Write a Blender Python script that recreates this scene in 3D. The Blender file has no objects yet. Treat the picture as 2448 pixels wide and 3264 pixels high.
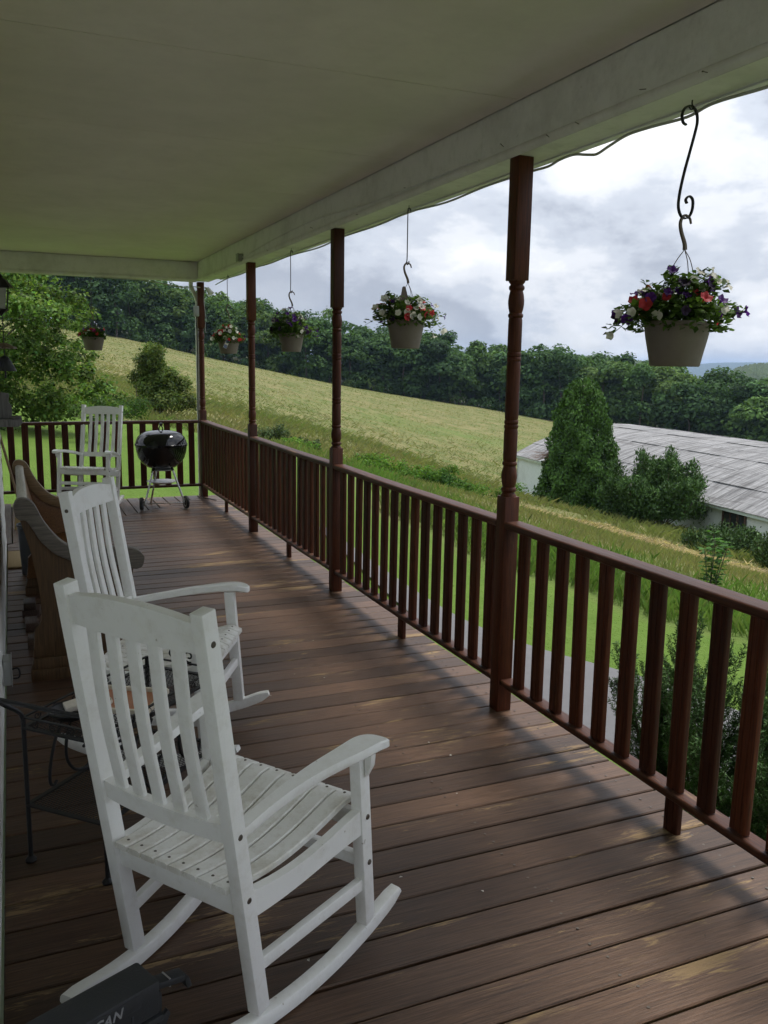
import bpy, bmesh, math, random
import numpy as np
from mathutils import Vector, Matrix

rng = np.random.default_rng(7)
random.seed(7)
R = math.radians
scene = bpy.context.scene
COL = scene.collection

# ------------------------------------------------------------------ camera
YAW, PITCH, ROLL = R(23.2205), R(-9.811), R(0.9152)
cam_data = bpy.data.cameras.new('camera')
cam = bpy.data.objects.new('camera', cam_data)
COL.objects.link(cam)
fw = Vector((math.sin(YAW) * math.cos(PITCH), math.cos(YAW) * math.cos(PITCH), math.sin(PITCH)))
rt = Vector((math.cos(YAW), -math.sin(YAW), 0))
up = rt.cross(fw)
r2 = math.cos(ROLL) * rt + math.sin(ROLL) * up
u2 = -math.sin(ROLL) * rt + math.cos(ROLL) * up
m = Matrix((r2, u2, -fw)).transposed().to_4x4()
m.translation = (0, 0, 1.6)
cam.matrix_world = m
cam_data.sensor_fit = 'VERTICAL'
cam_data.sensor_height = 32.64
cam_data.sensor_width = 24.48
cam_data.lens = 27.615
cam_data.clip_start = 0.05
cam_data.clip_end = 20000
scene.camera = cam

# ------------------------------------------------------------------ sky, sun, exposure
SUN_ELEV, SUN_AZ = R(66), R(78)          # azimuth measured from +Y towards +X
world = bpy.data.worlds.new('World')
scene.world = world
world.use_nodes = True
wt = world.node_tree
wt.nodes.clear()


def wn(kind, **kw):
    n = wt.nodes.new(kind)
    for k, v in kw.items():
        setattr(n, k, v)
    return n


def wl(a, b):
    wt.links.new(a, b)


out = wn('ShaderNodeOutputWorld')
sky = wn('ShaderNodeTexSky', sky_type='NISHITA')
sky.sun_disc = False
sky.sun_elevation = SUN_ELEV
sky.sun_rotation = SUN_AZ
sky.air_density = 1.3
sky.dust_density = 1.5
bg_sky = wn('ShaderNodeBackground')
bg_sky.inputs[1].default_value = 0.075
wl(sky.outputs[0], bg_sky.inputs[0])
tc = wn('ShaderNodeTexCoord')
sep = wn('ShaderNodeSeparateXYZ')
wl(tc.outputs['Generated'], sep.inputs[0])


def wmath(op, a, b=None, clamp=False):
    n = wn('ShaderNodeMath', operation=op)
    n.use_clamp = clamp
    for i, v in enumerate((a, b)):
        if v is None:
            continue
        if isinstance(v, (int, float)):
            n.inputs[i].default_value = v
        else:
            wl(v, n.inputs[i])
    return n.outputs[0]


mp0 = wn('ShaderNodeMapping')
mp0.inputs['Scale'].default_value = (1.0, 1.0, 1.9)
wl(tc.outputs['Generated'], mp0.inputs[0])


def wnoise(scale, detail, rough, loc, dist=0.0):
    mp = wn('ShaderNodeMapping')
    mp.inputs['Location'].default_value = loc
    wl(mp0.outputs[0], mp.inputs[0])
    n = wn('ShaderNodeTexNoise')
    n.inputs['Scale'].default_value = scale
    n.inputs['Detail'].default_value = detail
    n.inputs['Roughness'].default_value = rough
    n.inputs['Distortion'].default_value = dist
    wl(mp.outputs[0], n.inputs['Vector'])
    return n.outputs[0]


def wramp(src, stops, interp='EASE'):
    r = wn('ShaderNodeValToRGB')
    r.color_ramp.interpolation = interp
    els = r.color_ramp.elements
    while len(els) > 1:
        els.remove(els[-1])
    els[0].position, els[0].color = stops[0][0], (*stops[0][1], 1)
    for p, c in stops[1:]:
        e = els.new(p)
        e.color = (*c, 1)
    wl(src, r.inputs[0])
    return r.outputs[0]


big = wnoise(3.7, 10, 0.57, (3.1, 7.4, 0.3), 0.1)
cover = wramp(wnoise(1.9, 6, 0.55, (1.3, 2.2, 4), 0.2), [(0.20, (0, 0, 0)), (0.36, (1, 1, 1))])
cloud_col = wramp(big, [(0.36, (0.58, 0.59, 0.605)), (0.44, (0.47, 0.488, 0.522)), (0.50, (0.36, 0.388, 0.438)),
                        (0.58, (0.255, 0.280, 0.328)), (0.70, (0.30, 0.325, 0.37))])
bg_cloud = wn('ShaderNodeBackground')
wl(cloud_col, bg_cloud.inputs[0])
wl(wmath('ADD', wmath('MULTIPLY', wmath('MAXIMUM', sep.outputs[2], 0.0), 0.8), 0.78), bg_cloud.inputs[1])   # an overcast vault is brighter overhead
mixw = wn('ShaderNodeMixShader')
wl(cover, mixw.inputs[0])
wl(bg_sky.outputs[0], mixw.inputs[1])
wl(bg_cloud.outputs[0], mixw.inputs[2])
wl(mixw.outputs[0], out.inputs[0])

sun_data = bpy.data.lights.new('sun', 'SUN')
sun_data.energy = 1.6
sun_data.angle = R(16)
sun_data.color = (1.0, 0.96, 0.9)
sun = bpy.data.objects.new('sun', sun_data)
COL.objects.link(sun)
sd = Vector((math.sin(SUN_AZ) * math.cos(SUN_ELEV), math.cos(SUN_AZ) * math.cos(SUN_ELEV), math.sin(SUN_ELEV)))
sun.rotation_euler = sd.to_track_quat('Z', 'Y').to_euler()

vs = scene.view_settings
vs.view_transform = 'Standard'
vs.look = 'None'
vs.exposure = 1.15
vs.gamma = 1
vs.use_curve_mapping = False
scene.cycles.use_denoising = True
scene.cycles.use_adaptive_sampling = True
scene.cycles.adaptive_threshold = 0.025
scene.cycles.max_bounces = 9
scene.cycles.diffuse_bounces = 7
scene.cycles.glossy_bounces = 4
scene.cycles.transparent_max_bounces = 8
scene.cycles.volume_bounces = 0


# ------------------------------------------------------------------ material helpers
class NT:
    def __init__(self, name):
        self.m = bpy.data.materials.new(name)
        self.m.use_nodes = True
        self.t = self.m.node_tree
        self.b = self.t.nodes['Principled BSDF']
        self.out = self.t.nodes['Material Output']

    def n(self, kind, **kw):
        n = self.t.nodes.new(kind)
        for k, v in kw.items():
            setattr(n, k, v)
        return n

    def l(self, a, b):
        self.t.links.new(a, b)

    def pos(self, scale=(1, 1, 1), obj=False, rot=(0, 0, 0)):
        mp = self.n('ShaderNodeMapping')
        mp.inputs['Scale'].default_value = scale
        mp.inputs['Rotation'].default_value = rot
        if obj:
            self.l(self.n('ShaderNodeTexCoord').outputs['Object'], mp.inputs[0])
        else:
            self.l(self.n('ShaderNodeNewGeometry').outputs['Position'], mp.inputs[0])
        return mp.outputs[0]

    def noise(self, vec, scale=5, detail=4, rough=0.55, dist=0.0):
        n = self.n('ShaderNodeTexNoise')
        n.inputs['Scale'].default_value = scale
        n.inputs['Detail'].default_value = detail
        n.inputs['Roughness'].default_value = rough
        n.inputs['Distortion'].default_value = dist
        self.l(vec, n.inputs['Vector'])
        return n.outputs[0]

    def ramp(self, src, stops):
        r = self.n('ShaderNodeValToRGB')
        els = r.color_ramp.elements
        while len(els) > 1:
            els.remove(els[-1])

        def c4(c):
            return (c, c, c, 1) if isinstance(c, (int, float)) else (*c, 1)
        els[0].position, els[0].color = stops[0][0], c4(stops[0][1])
        for p, c in stops[1:]:
            e = els.new(p)
            e.color = c4(c)
        self.l(src, r.inputs[0])
        return r.outputs[0]

    def mix(self, f, a, b, mode='MIX'):
        n = self.n('ShaderNodeMix', data_type='RGBA', blend_type=mode)
        for i, v in ((0, f), (6, a), (7, b)):
            if isinstance(v, (int, float)):
                n.inputs[i].default_value = v if i == 0 else (v, v, v, 1)
            elif isinstance(v, tuple):
                n.inputs[i].default_value = (*v, 1)
            else:
                self.l(v, n.inputs[i])
        return n.outputs[2]

    def math(self, op, a, b=None, clamp=False):
        n = self.n('ShaderNodeMath', operation=op)
        n.use_clamp = clamp
        for i, v in enumerate((a, b)):
            if v is None:
                continue
            if isinstance(v, (int, float)):
                n.inputs[i].default_value = v
            else:
                self.l(v, n.inputs[i])
        return n.outputs[0]

    def rand(self):
        return self.n('ShaderNodeObjectInfo').outputs['Random']

    def color(self, c):
        if isinstance(c, tuple):
            self.b.inputs['Base Color'].default_value = (*c, 1)
        else:
            self.l(c, self.b.inputs['Base Color'])

    def rough(self, v):
        if isinstance(v, (int, float)):
            self.b.inputs['Roughness'].default_value = v
        else:
            self.l(v, self.b.inputs['Roughness'])

    def bump(self, h, strength=0.3, dist=0.004):
        b = self.n('ShaderNodeBump')
        b.inputs['Strength'].default_value = strength
        b.inputs['Distance'].default_value = dist
        self.l(h, b.inputs['Height'])
        self.l(b.outputs[0], self.b.inputs['Normal'])


def simple(name, c, rough=0.6, var=0.15, scale=8, metal=0.0, bump=0.0, spec=0.5):
    t = NT(name)
    v = t.noise(t.pos(), scale, 5, 0.6)
    t.color(t.mix(v, tuple(x * (1 - var) for x in c), tuple(min(1, x * (1 + var)) for x in c)))
    t.rough(t.ramp(v, [(0.2, max(0.02, rough - 0.07)), (0.8, min(1, rough + 0.07))]))
    t.b.inputs['Metallic'].default_value = metal
    t.b.inputs['Specular IOR Level'].default_value = spec
    if bump:
        t.bump(t.noise(t.pos(), scale * 6, 4), bump, 0.003)
    return t.m


def wood_stain(name, dark, mid, worn, grain_axis, wear=(0.60, 0.70), rough=(0.38, 0.62), rnd=0.35, bumps=0.35, wearscale=1.0, spec=0.35):
    """stained boards: long grain, per-board tone, worn-through patches"""
    t = NT(name)
    _r = t.rand()
    _c = t.n('ShaderNodeCombineXYZ')
    for _i, _k in enumerate((31.7, 57.3, 17.9)):
        t.l(t.math('MULTIPLY', _r, _k), _c.inputs[_i])
    _a = t.n('ShaderNodeVectorMath', operation='ADD')
    t.l(t.n('ShaderNodeNewGeometry').outputs['Position'], _a.inputs[0])
    t.l(_c.outputs[0], _a.inputs[1])

    def bpos(sc):
        mp = t.n('ShaderNodeMapping')
        mp.inputs['Scale'].default_value = sc
        t.l(_a.outputs[0], mp.inputs[0])
        return mp.outputs[0]
    s = [14, 14, 14]
    s[grain_axis] = 0.9
    g = t.noise(bpos(tuple(s)), 5, 6, 0.65, 0.6)
    s2 = [60, 60, 60]
    s2[grain_axis] = 2.2
    fine = t.noise(bpos(tuple(s2)), 3, 4, 0.7)
    base = t.mix(g, dark, mid)
    base = t.mix(t.ramp(fine, [(0.36, 0.0), (0.66, 0.8)]), base, tuple(x * 0.55 for x in dark))
    s3 = [95, 95, 95]
    s3[grain_axis] = 1.1
    crk = t.noise(bpos(tuple(s3)), 2.0, 3, 0.6, 0.4)
    base = t.mix(t.ramp(crk, [(0.60, 0.0), (0.70, 0.75)]), base, tuple(x * 0.3 for x in dark))
    rv = t.rand()
    tone = t.ramp(rv, [(0, 1 - rnd), (1, 1 + rnd * 0.6)])
    base = t.mix(1.0, base, tone, 'MULTIPLY')
    sw = [5.0, 5.0, 5.0]
    sw[grain_axis] = 1.0
    patch = t.noise(bpos(tuple(sw)), 1.25 * wearscale, 3, 0.5, 0.3)
    sw = [46, 46, 46]
    sw[grain_axis] = 5
    frag = t.noise(bpos(tuple(sw)), 1.5, 6, 0.7, 1.0)
    w = t.math('ADD', patch, t.math('MULTIPLY', t.math('SUBTRACT', frag, 0.5), 0.62))
    wm = t.ramp(w, [(wear[0], 0.0), (wear[1], 1.0)])
    worncol = t.mix(g, worn, tuple(x * 0.6 for x in worn))
    base = t.mix(wm, base, worncol)
    t.color(base)
    t.rough(t.mix(wm, t.ramp(g, [(0.25, rough[0]), (0.8, rough[1])]), 0.75))
    hgt = t.math('ADD', t.math('MULTIPLY', g, 0.5), t.math('MULTIPLY', fine, 0.5))
    t.bump(hgt, bumps, 0.003)
    t.b.inputs['Specular IOR Level'].default_value = spec
    return t.m


def foliage(name, trans=0.28, rough=0.55, hue=(1, 1, 1)):
    t = NT(name)
    a = t.n('ShaderNodeAttribute', attribute_name='col')
    c = t.mix(1.0, a.outputs['Color'], hue, 'MULTIPLY')
    t.color(c)
    t.rough(rough)
    t.b.inputs['Specular IOR Level'].default_value = 0.12
    tr = t.n('ShaderNodeBsdfTranslucent')
    t.l(t.mix(1.0, c, (1.15, 1.25, 0.6), 'MULTIPLY'), tr.inputs[0])
    mx = t.n('ShaderNodeMixShader')
    mx.inputs[0].default_value = trans
    t.l(t.b.outputs[0], mx.inputs[1])
    t.l(tr.outputs[0], mx.inputs[2])
    t.l(mx.outputs[0], t.out.inputs[0])
    return t.m


M = {}
M['deck_x'] = wood_stain('deck_stain_across', (0.080, 0.043, 0.025), (0.190, 0.110, 0.067), (0.33, 0.225, 0.115), 0, wear=(0.645, 0.72), rough=(0.36, 0.56), rnd=0.42, spec=0.36, bumps=0.6)
M['deck_y'] = wood_stain('deck_stain_along', (0.080, 0.043, 0.025), (0.190, 0.110, 0.067), (0.38, 0.26, 0.125), 1, wear=(0.69, 0.75), rough=(0.36, 0.56), rnd=0.42, spec=0.36, bumps=0.6)
M['rail_y'] = wood_stain('rail_stain_along', (0.042, 0.0125, 0.0055), (0.130, 0.042, 0.018), (0.26, 0.16, 0.10), 1, wear=(0.63, 0.74), rnd=0.2)
M['rail_x'] = wood_stain('rail_stain_across', (0.042, 0.0125, 0.0055), (0.130, 0.042, 0.018), (0.26, 0.16, 0.10), 0, wear=(0.63, 0.74), rnd=0.2)
M['post'] = wood_stain('post_stain', (0.046, 0.0115, 0.0045), (0.145, 0.040, 0.0150), (0.19, 0.09, 0.04), 2, wear=(0.72, 0.82), rnd=0.42, spec=0.25)
M['joist'] = simple('joist_wood', (0.06, 0.04, 0.03), 0.8)


def paint_mat(name, c, dirt, d0, d1, rough=0.45, sc=3.0, bumps=0.12, chip=None):
    t = NT(name)
    p = t.pos()
    d = t.noise(p, sc, 6, 0.68)
    col = t.mix(t.ramp(d, [(d0, 0.0), (d1, 1.0)]), c, dirt)
    if chip:
        k = t.noise(p, 34, 7, 0.78)
        col = t.mix(t.ramp(k, [(0.655, 0.0), (0.69, 1.0)]), col, chip)
    sm = t.noise(p, sc * 4.5, 7, 0.72)
    col = t.mix(t.ramp(sm, [(0.50, 0.0), (0.74, 0.55)]), col, dirt)
    t.color(col)
    t.rough(t.ramp(sm, [(0.3, rough - 0.05), (0.7, min(0.95, rough + 0.2))]))
    t.bump(t.math('ADD', t.noise(p, 40, 4, 0.6), t.noise(t.pos((90, 90, 7)), 1.5, 4, 0.65)), bumps * 1.6, 0.003)
    return t.m


M['white'] = paint_mat('white_chair_paint', (0.88, 0.88, 0.86), (0.68, 0.66, 0.60), 0.55, 0.86, 0.42, 3.5, chip=(0.40, 0.36, 0.29))
M['seatwhite'] = paint_mat('white_seat_paint_soiled', (0.85, 0.845, 0.81), (0.50, 0.46, 0.37), 0.47, 0.74, 0.5, 6, chip=(0.34, 0.28, 0.2))
M['ceil'] = paint_mat('ceiling_paint', (0.75, 0.68, 0.65), (0.64, 0.58, 0.55), 0.40, 0.72, 0.7, 1.2, 0.2)
M['beam'] = paint_mat('beam_paint', (0.74, 0.725, 0.70), (0.50, 0.485, 0.455), 0.50, 0.82, 0.6, 2.2, 0.2, chip=(0.3, 0.28, 0.22))
M['siding'] = paint_mat('house_siding', (0.80, 0.81, 0.78), (0.6, 0.62, 0.57), 0.55, 0.8, 0.6, 3)
M['bolt'] = simple('bolt_metal', (0.14, 0.12, 0.10), 0.45, metal=0.8)
M['iron'] = simple('black_iron', (0.018, 0.018, 0.020), 0.45, metal=0.3, bump=0.2)
M['kettle'] = simple('black_enamel', (0.006, 0.006, 0.007), 0.06, var=0.05)
M['chrome'] = simple('bare_aluminium', (0.62, 0.62, 0.62), 0.28, metal=1.0)
M['alu_dull'] = simple('dull_aluminium', (0.45, 0.45, 0.45), 0.45, metal=0.7)
M['rubber'] = simple('black_rubber', (0.02, 0.02, 0.02), 0.7)
M['wring'] = simple('wheel_ring_grey', (0.45, 0.45, 0.43), 0.5)
M['potm'] = paint_mat('tan_plastic_pot', (0.160, 0.130, 0.105), (0.125, 0.100, 0.080), 0.45, 0.8, 0.5, 6, 0.05)
M['soil'] = simple('dark_soil', (0.03, 0.02, 0.015), 0.9)
M['wire'] = simple('rusty_wire', (0.06, 0.05, 0.042), 0.5, metal=0.5)
M['hookp'] = simple('brown_plastic_hook', (0.12, 0.085, 0.06), 0.5)
M['steel'] = simple('dark_steel_rod', (0.10, 0.10, 0.10), 0.4, metal=0.8)
M['case'] = simple('charcoal_case_plastic', (0.022, 0.024, 0.027), 0.48, bump=0.25, scale=30)
M['caseletter'] = simple('grey_moulded_letters', (0.24, 0.245, 0.25), 0.5)
M['cablew'] = simple('white_cable_jacket', (0.42, 0.42, 0.39), 0.6)
M['cableb'] = simple('black_cable_jacket', (0.012, 0.012, 0.013), 0.5)
M['boxgrey'] = simple('grey_utility_box', (0.33, 0.34, 0.33), 0.55)
M['plasticw'] = simple('white_vinyl', (0.72, 0.72, 0.70), 0.45)
M['glass_f'] = simple('frosted_lantern_glass', (0.42, 0.42, 0.38), 0.3)
M['straw_mat'] = simple('coir_fibre', (0.33, 0.24, 0.12), 0.95, var=0.4, scale=60, bump=0.6)
M['greywood'] = wood_stain('weathered_grey_wood', (0.14, 0.135, 0.125), (0.24, 0.235, 0.225), (0.3, 0.29, 0.27), 2, rnd=0.1, rough=(0.6, 0.8))
M['oak'] = wood_stain('oak_panel', (0.070, 0.038, 0.016), (0.165, 0.096, 0.044), (0.25, 0.18, 0.10), 2, wear=(0.68, 0.85), rnd=0.1, rough=(0.5, 0.7))
M['oakgrey'] = wood_stain('weathered_oak_arm', (0.115, 0.098, 0.080), (0.20, 0.178, 0.150), (0.36, 0.32, 0.27), 0, wear=(0.55, 0.8), rnd=0.05, rough=(0.55, 0.75))
M['oaktan'] = wood_stain('tan_oak_arm', (0.19, 0.125, 0.062), (0.31, 0.21, 0.11), (0.42, 0.32, 0.2), 0, wear=(0.65, 0.8), rnd=0.05, rough=(0.45, 0.6))
M['oakor'] = wood_stain('orange_oak_board', (0.15, 0.068, 0.022), (0.28, 0.135, 0.046), (0.4, 0.24, 0.1), 1, wear=(0.7, 0.85), rnd=0.08, rough=(0.35, 0.5))
M['oaklight'] = wood_stain('pale_top_rail', (0.42, 0.38, 0.30), (0.62, 0.57, 0.47), (0.7, 0.68, 0.6), 1, wear=(0.5, 0.7), rnd=0.05, rough=(0.35, 0.5))  # pew top rail, much paler than the other oak
M['offcut'] = wood_stain('offcut_wood', (0.07, 0.045, 0.035), (0.15, 0.10, 0.075), (0.2, 0.15, 0.1), 1, rnd=0.5)
M['bin'] = simple('dark_slate_plastic', (0.03, 0.035, 0.042), 0.5)
M['paper'] = simple('printed_card', (0.72, 0.66, 0.58), 0.6, var=0.2, scale=40)
M['tagblue'] = simple('tag_blue_print', (0.16, 0.19, 0.33), 0.6, var=0.3, scale=60)
M['terra'] = simple('terracotta_glaze', (0.42, 0.17, 0.085), 0.4, var=0.4, scale=25)
M['cream'] = simple('cream_rim', (0.62, 0.56, 0.45), 0.5)
M['asphalt'] = simple('worn_asphalt', (0.128, 0.126, 0.130), 0.9, var=0.22, scale=7, bump=0.5)
M['leaf'] = foliage('leaf_green', 0.42)
M['leaf_far'] = foliage('leaf_far', 0.32, 0.8)
M['grass'] = foliage('grass_blades', 0.45, 0.8)
M['needle'] = foliage('needle_green', 0.12, 0.5)
M['bark'] = simple('bark', (0.10, 0.08, 0.06), 0.9, var=0.4, scale=12, bump=0.6)
M['dirt_pebble'] = simple('paint_fleck', (0.6, 0.58, 0.52), 0.8)
for nm, c in (('white_petal', (0.82, 0.80, 0.70)), ('purple_petal', (0.10, 0.018, 0.22)), ('red_petal', (0.62, 0.045, 0.055)),
              ('dark_petal', (0.030, 0.010, 0.055)), ('magenta_petal', (0.36, 0.03, 0.12))):
    t = NT(nm)
    v = t.noise(t.pos(), 60, 3)
    t.color(t.mix(v, tuple(x * 0.8 for x in c), c))
    t.rough(0.6)
    tr = t.n('ShaderNodeBsdfTranslucent')
    tr.inputs[0].default_value = (*c, 1)
    mx = t.n('ShaderNodeMixShader')
    mx.inputs[0].default_value = 0.4
    t.l(t.b.outputs[0], mx.inputs[1])
    t.l(tr.outputs[0], mx.inputs[2])
    t.l(mx.outputs[0], t.out.inputs[0])
    M[nm] = t.m


# ------------------------------------------------------------------ mesh helpers
def link(o, parent=None):
    COL.objects.link(o)
    if parent is not None:
        o.parent = parent
    return o


def tag(o, label=None, cat=None, group=None, kind=None):
    if label:
        o['label'] = label
    if cat:
        o['category'] = cat
    if group:
        o['group'] = group
    if kind:
        o['kind'] = kind
    return o


def empty(name, loc=(0, 0, 0), rot=(0, 0, 0)):
    o = bpy.data.objects.new(name, None)
    o.empty_display_size = 0.1
    o.location = loc
    o.rotation_euler = rot
    return link(o)


class B:
    """collects shapes into one mesh"""

    def __init__(self):
        self.v, self.f = [], []

    def add(self, vs, fs):
        k = len(self.v)
        self.v += [tuple(p) for p in vs]
        self.f += [tuple(i + k for i in f) for f in fs]
        return self

    def hexa(self, c8, bev=0.0):
        fs = [(0, 3, 2, 1), (4, 5, 6, 7), (0, 1, 5, 4), (1, 2, 6, 5), (2, 3, 7, 6), (3, 0, 4, 7)]
        if not bev:
            return self.add(c8, fs)
        bm = bmesh.new()
        bv = [bm.verts.new(p) for p in c8]
        for f in fs:
            bm.faces.new([bv[i] for i in f])
        bmesh.ops.bevel(bm, geom=list(bm.edges), offset=bev, segments=2, affect='EDGES', profile=0.5, clamp_overlap=True)
        bm.verts.index_update()
        self.add([v.co[:] for v in bm.verts], [[v.index for v in f.verts] for f in bm.faces])
        bm.free()
        return self

    def box(self, lo, hi, bev=0.0):
        (x0, y0, z0), (x1, y1, z1) = lo, hi
        return self.hexa([(x0, y0, z0), (x1, y0, z0), (x1, y1, z0), (x0, y1, z0), (x0, y0, z1), (x1, y0, z1), (x1, y1, z1), (x0, y1, z1)], bev)

    def beam(self, p, q, w, d, side=(1, 0, 0), bev=0.0, w2=None, d2=None):
        """bar from p to q, w wide along side, d deep"""
        p, q = Vector(p), Vector(q)
        ax = (q - p).normalized()
        s = Vector(side)
        s = (s - ax * s.dot(ax)).normalized()
        t = ax.cross(s)
        w2, d2 = w2 or w, d2 or d
        c = [p - s * w / 2 - t * d / 2, p + s * w / 2 - t * d / 2, p + s * w / 2 + t * d / 2, p - s * w / 2 + t * d / 2,
             q - s * w2 / 2 - t * d2 / 2, q + s * w2 / 2 - t * d2 / 2, q + s * w2 / 2 + t * d2 / 2, q - s * w2 / 2 + t * d2 / 2]
        return self.hexa([x[:] for x in c], bev)

    def sweep(self, path, sect, close_ends=True, side=None):
        """sweep a closed 2D section [(a,b)] along path; a along side vector, b along the other"""
        n = len(path)
        k0 = len(self.v)
        P = [Vector(p) for p in path]
        prev = None
        for i in range(n):
            ax = (P[min(i + 1, n - 1)] - P[max(i - 1, 0)]).normalized()
            if side is not None:
                s = Vector(side)
            elif prev is None:
                s = Vector((0, 0, 1)) if abs(ax.z) < 0.9 else Vector((1, 0, 0))
            else:
                s = prev
            s = (s - ax * s.dot(ax)).normalized()
            prev = s
            t = ax.cross(s)
            sc = sect(i / (n - 1)) if callable(sect) else sect
            for a, b in sc:
                self.v.append((P[i] + s * a + t * b)[:])
        ns = len(sc)
        for i in range(n - 1):
            for j in range(ns):
                a = k0 + i * ns + j
                b = k0 + i * ns + (j + 1) % ns
                self.f.append((a, b, b + ns, a + ns))
        if close_ends:
            self.f.append(tuple(k0 + j for j in range(ns))[::-1])
            self.f.append(tuple(k0 + (n - 1) * ns + j for j in range(ns)))
        return self

    def tube(self, path, r, n=8, side=None):
        f = r if callable(r) else (lambda t: r)
        return self.sweep(path, lambda t: [(f(t) * math.cos(2 * math.pi * k / n), f(t) * math.sin(2 * math.pi * k / n)) for k in range(n)], side=side)

    def lathe(self, prof, n=24, c=(0, 0, 0), cap=True):
        k0 = len(self.v)
        for r, z in prof:
            for j in range(n):
                a = 2 * math.pi * j / n
                self.v.append((c[0] + r * math.cos(a), c[1] + r * math.sin(a), c[2] + z))
        for i in range(len(prof) - 1):
            for j in range(n):
                a = k0 + i * n + j
                b = k0 + i * n + (j + 1) % n
                self.f.append((a, b, b + n, a + n))
        if cap:
            self.f.append(tuple(k0 + j for j in range(n))[::-1])
            self.f.append(tuple(k0 + (len(prof) - 1) * n + j for j in range(n)))
        return self

    def prism(self, poly, a0, a1, axis='y', bev=0.0):
        """extrude an outline. axis y: poly is (x,z); axis z: (x,y); axis x: (y,z)"""
        def P(p, a):
            return {'y': (p[0], a, p[1]), 'z': (p[0], p[1], a), 'x': (a, p[0], p[1])}[axis]
        n = len(poly)
        vs = [P(p, a0) for p in poly] + [P(p, a1) for p in poly]
        fs = [tuple(range(n)), tuple(range(2 * n - 1, n - 1, -1))] + [(i, i + n, (i + 1) % n + n, (i + 1) % n) for i in range(n)]
        bm = bmesh.new()
        bv = [bm.verts.new(p) for p in vs]
        for f in fs:
            bm.faces.new([bv[i] for i in f])
        bmesh.ops.recalc_face_normals(bm, faces=list(bm.faces))
        if bev:
            bm.normal_update()
            ed = [e for e in bm.edges if len(e.link_faces) == 2 and e.calc_face_angle(0) > 0.6]
            bmesh.ops.bevel(bm, geom=ed, offset=bev, segments=2, affect='EDGES', profile=0.5, clamp_overlap=True)
        bm.verts.index_update()
        self.add([v.co[:] for v in bm.verts], [[v.index for v in f.verts] for f in bm.faces])
        bm.free()
        return self

    def mesh(self, name, mat, smooth=35):
        me = bpy.data.meshes.new(name)
        me.from_pydata(self.v, [], self.f)
        me.materials.append(mat)
        if smooth:
            bm = bmesh.new()
            bm.from_mesh(me)
            bmesh.ops.recalc_face_normals(bm, faces=list(bm.faces))
            bm.to_mesh(me)
            bm.free()
            me.polygons.foreach_set('use_smooth', [True] * len(me.polygons))
            me.set_sharp_from_angle(angle=R(smooth))
        me.update()
        return me

    def build(self, name, mat, parent=None, smooth=35, loc=None):
        o = bpy.data.objects.new(name, self.mesh(name, mat, smooth))
        if loc:
            o.location = loc
        return link(o, parent)


def inst(name, me, parent=None, loc=(0, 0, 0), rot=(0, 0, 0), scale=None):
    o = bpy.data.objects.new(name, me)
    o.location = loc
    o.rotation_euler = rot
    if scale:
        o.scale = scale
    return link(o, parent)


def copy_tree(o, parent=None):
    c = o.copy()
    COL.objects.link(c)
    c.parent = parent
    for ch in list(o.children):
        copy_tree(ch, c)
    return c


def catmull(pts, n=8):
    P = [Vector(p) for p in pts]
    P = [P[0] * 2 - P[1]] + P + [P[-1] * 2 - P[-2]]
    res = []
    for i in range(1, len(P) - 2):
        for k in range(n):
            t = k / n
            a, b, c, d = P[i - 1], P[i], P[i + 1], P[i + 2]
            res.append(0.5 * ((2 * b) + (c - a) * t + (2 * a - 5 * b + 4 * c - d) * t * t + (3 * b - a - 3 * c + d) * t ** 3))
    res.append(P[-2])
    return res


def cat2(pts, n=6):
    return [(p.x, p.y) for p in catmull([(a, b, 0) for a, b in pts], n)]


def rrect(w, h, r, seg=3, cx=0, cy=0):
    pts = []
    for sx, sy, a0 in ((1, 1, 0), (-1, 1, 90), (-1, -1, 180), (1, -1, 270)):
        for k in range(seg + 1):
            a = R(a0 + 90 * k / seg)
            pts.append((cx + sx * (w / 2 - r) + r * math.cos(a), cy + sy * (h / 2 - r) + r * math.sin(a)))
    return pts


def quads_mesh(name, V, colors, mat):
    """V (N,4,3) quads -> one mesh with a face colour attribute"""
    n = len(V)
    me = bpy.data.meshes.new(name)
    me.vertices.add(n * 4)
    me.vertices.foreach_set('co', np.ascontiguousarray(V, np.float32).ravel())
    me.loops.add(n * 4)
    me.loops.foreach_set('vertex_index', np.arange(n * 4, dtype=np.int32))
    me.polygons.add(n)
    me.polygons.foreach_set('loop_start', np.arange(0, n * 4, 4, dtype=np.int32))
    me.materials.append(mat)
    at = me.attributes.new('col', 'FLOAT_COLOR', 'FACE')
    c4 = np.ones((n, 4), np.float32)
    c4[:, :3] = np.clip(colors, 0, 1)
    at.data.foreach_set('color', c4.ravel())
    me.update()
    me.validate()
    return me


def unit(a):
    return a / np.maximum(np.linalg.norm(a, axis=-1, keepdims=True), 1e-9)


def leaf_quads(P, Nrm, length, width, along=None):
    """diamond leaves at P facing Nrm"""
    n = len(P)
    if along is None:
        along = rng.normal(size=(n, 3))
    t = unit(along - Nrm * (along * Nrm).sum(1, keepdims=True))
    b = np.cross(Nrm, t)
    L = np.broadcast_to(np.asarray(length, float).reshape(-1, 1), (n, 1))
    W = np.broadcast_to(np.asarray(width, float).reshape(-1, 1), (n, 1))
    mid = P + t * L * 0.05 + Nrm * L * 0.10
    return np.stack([P - t * L * 0.5, mid + b * W * 0.5, P + t * L * 0.5, mid - b * W * 0.5], 1)


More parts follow.
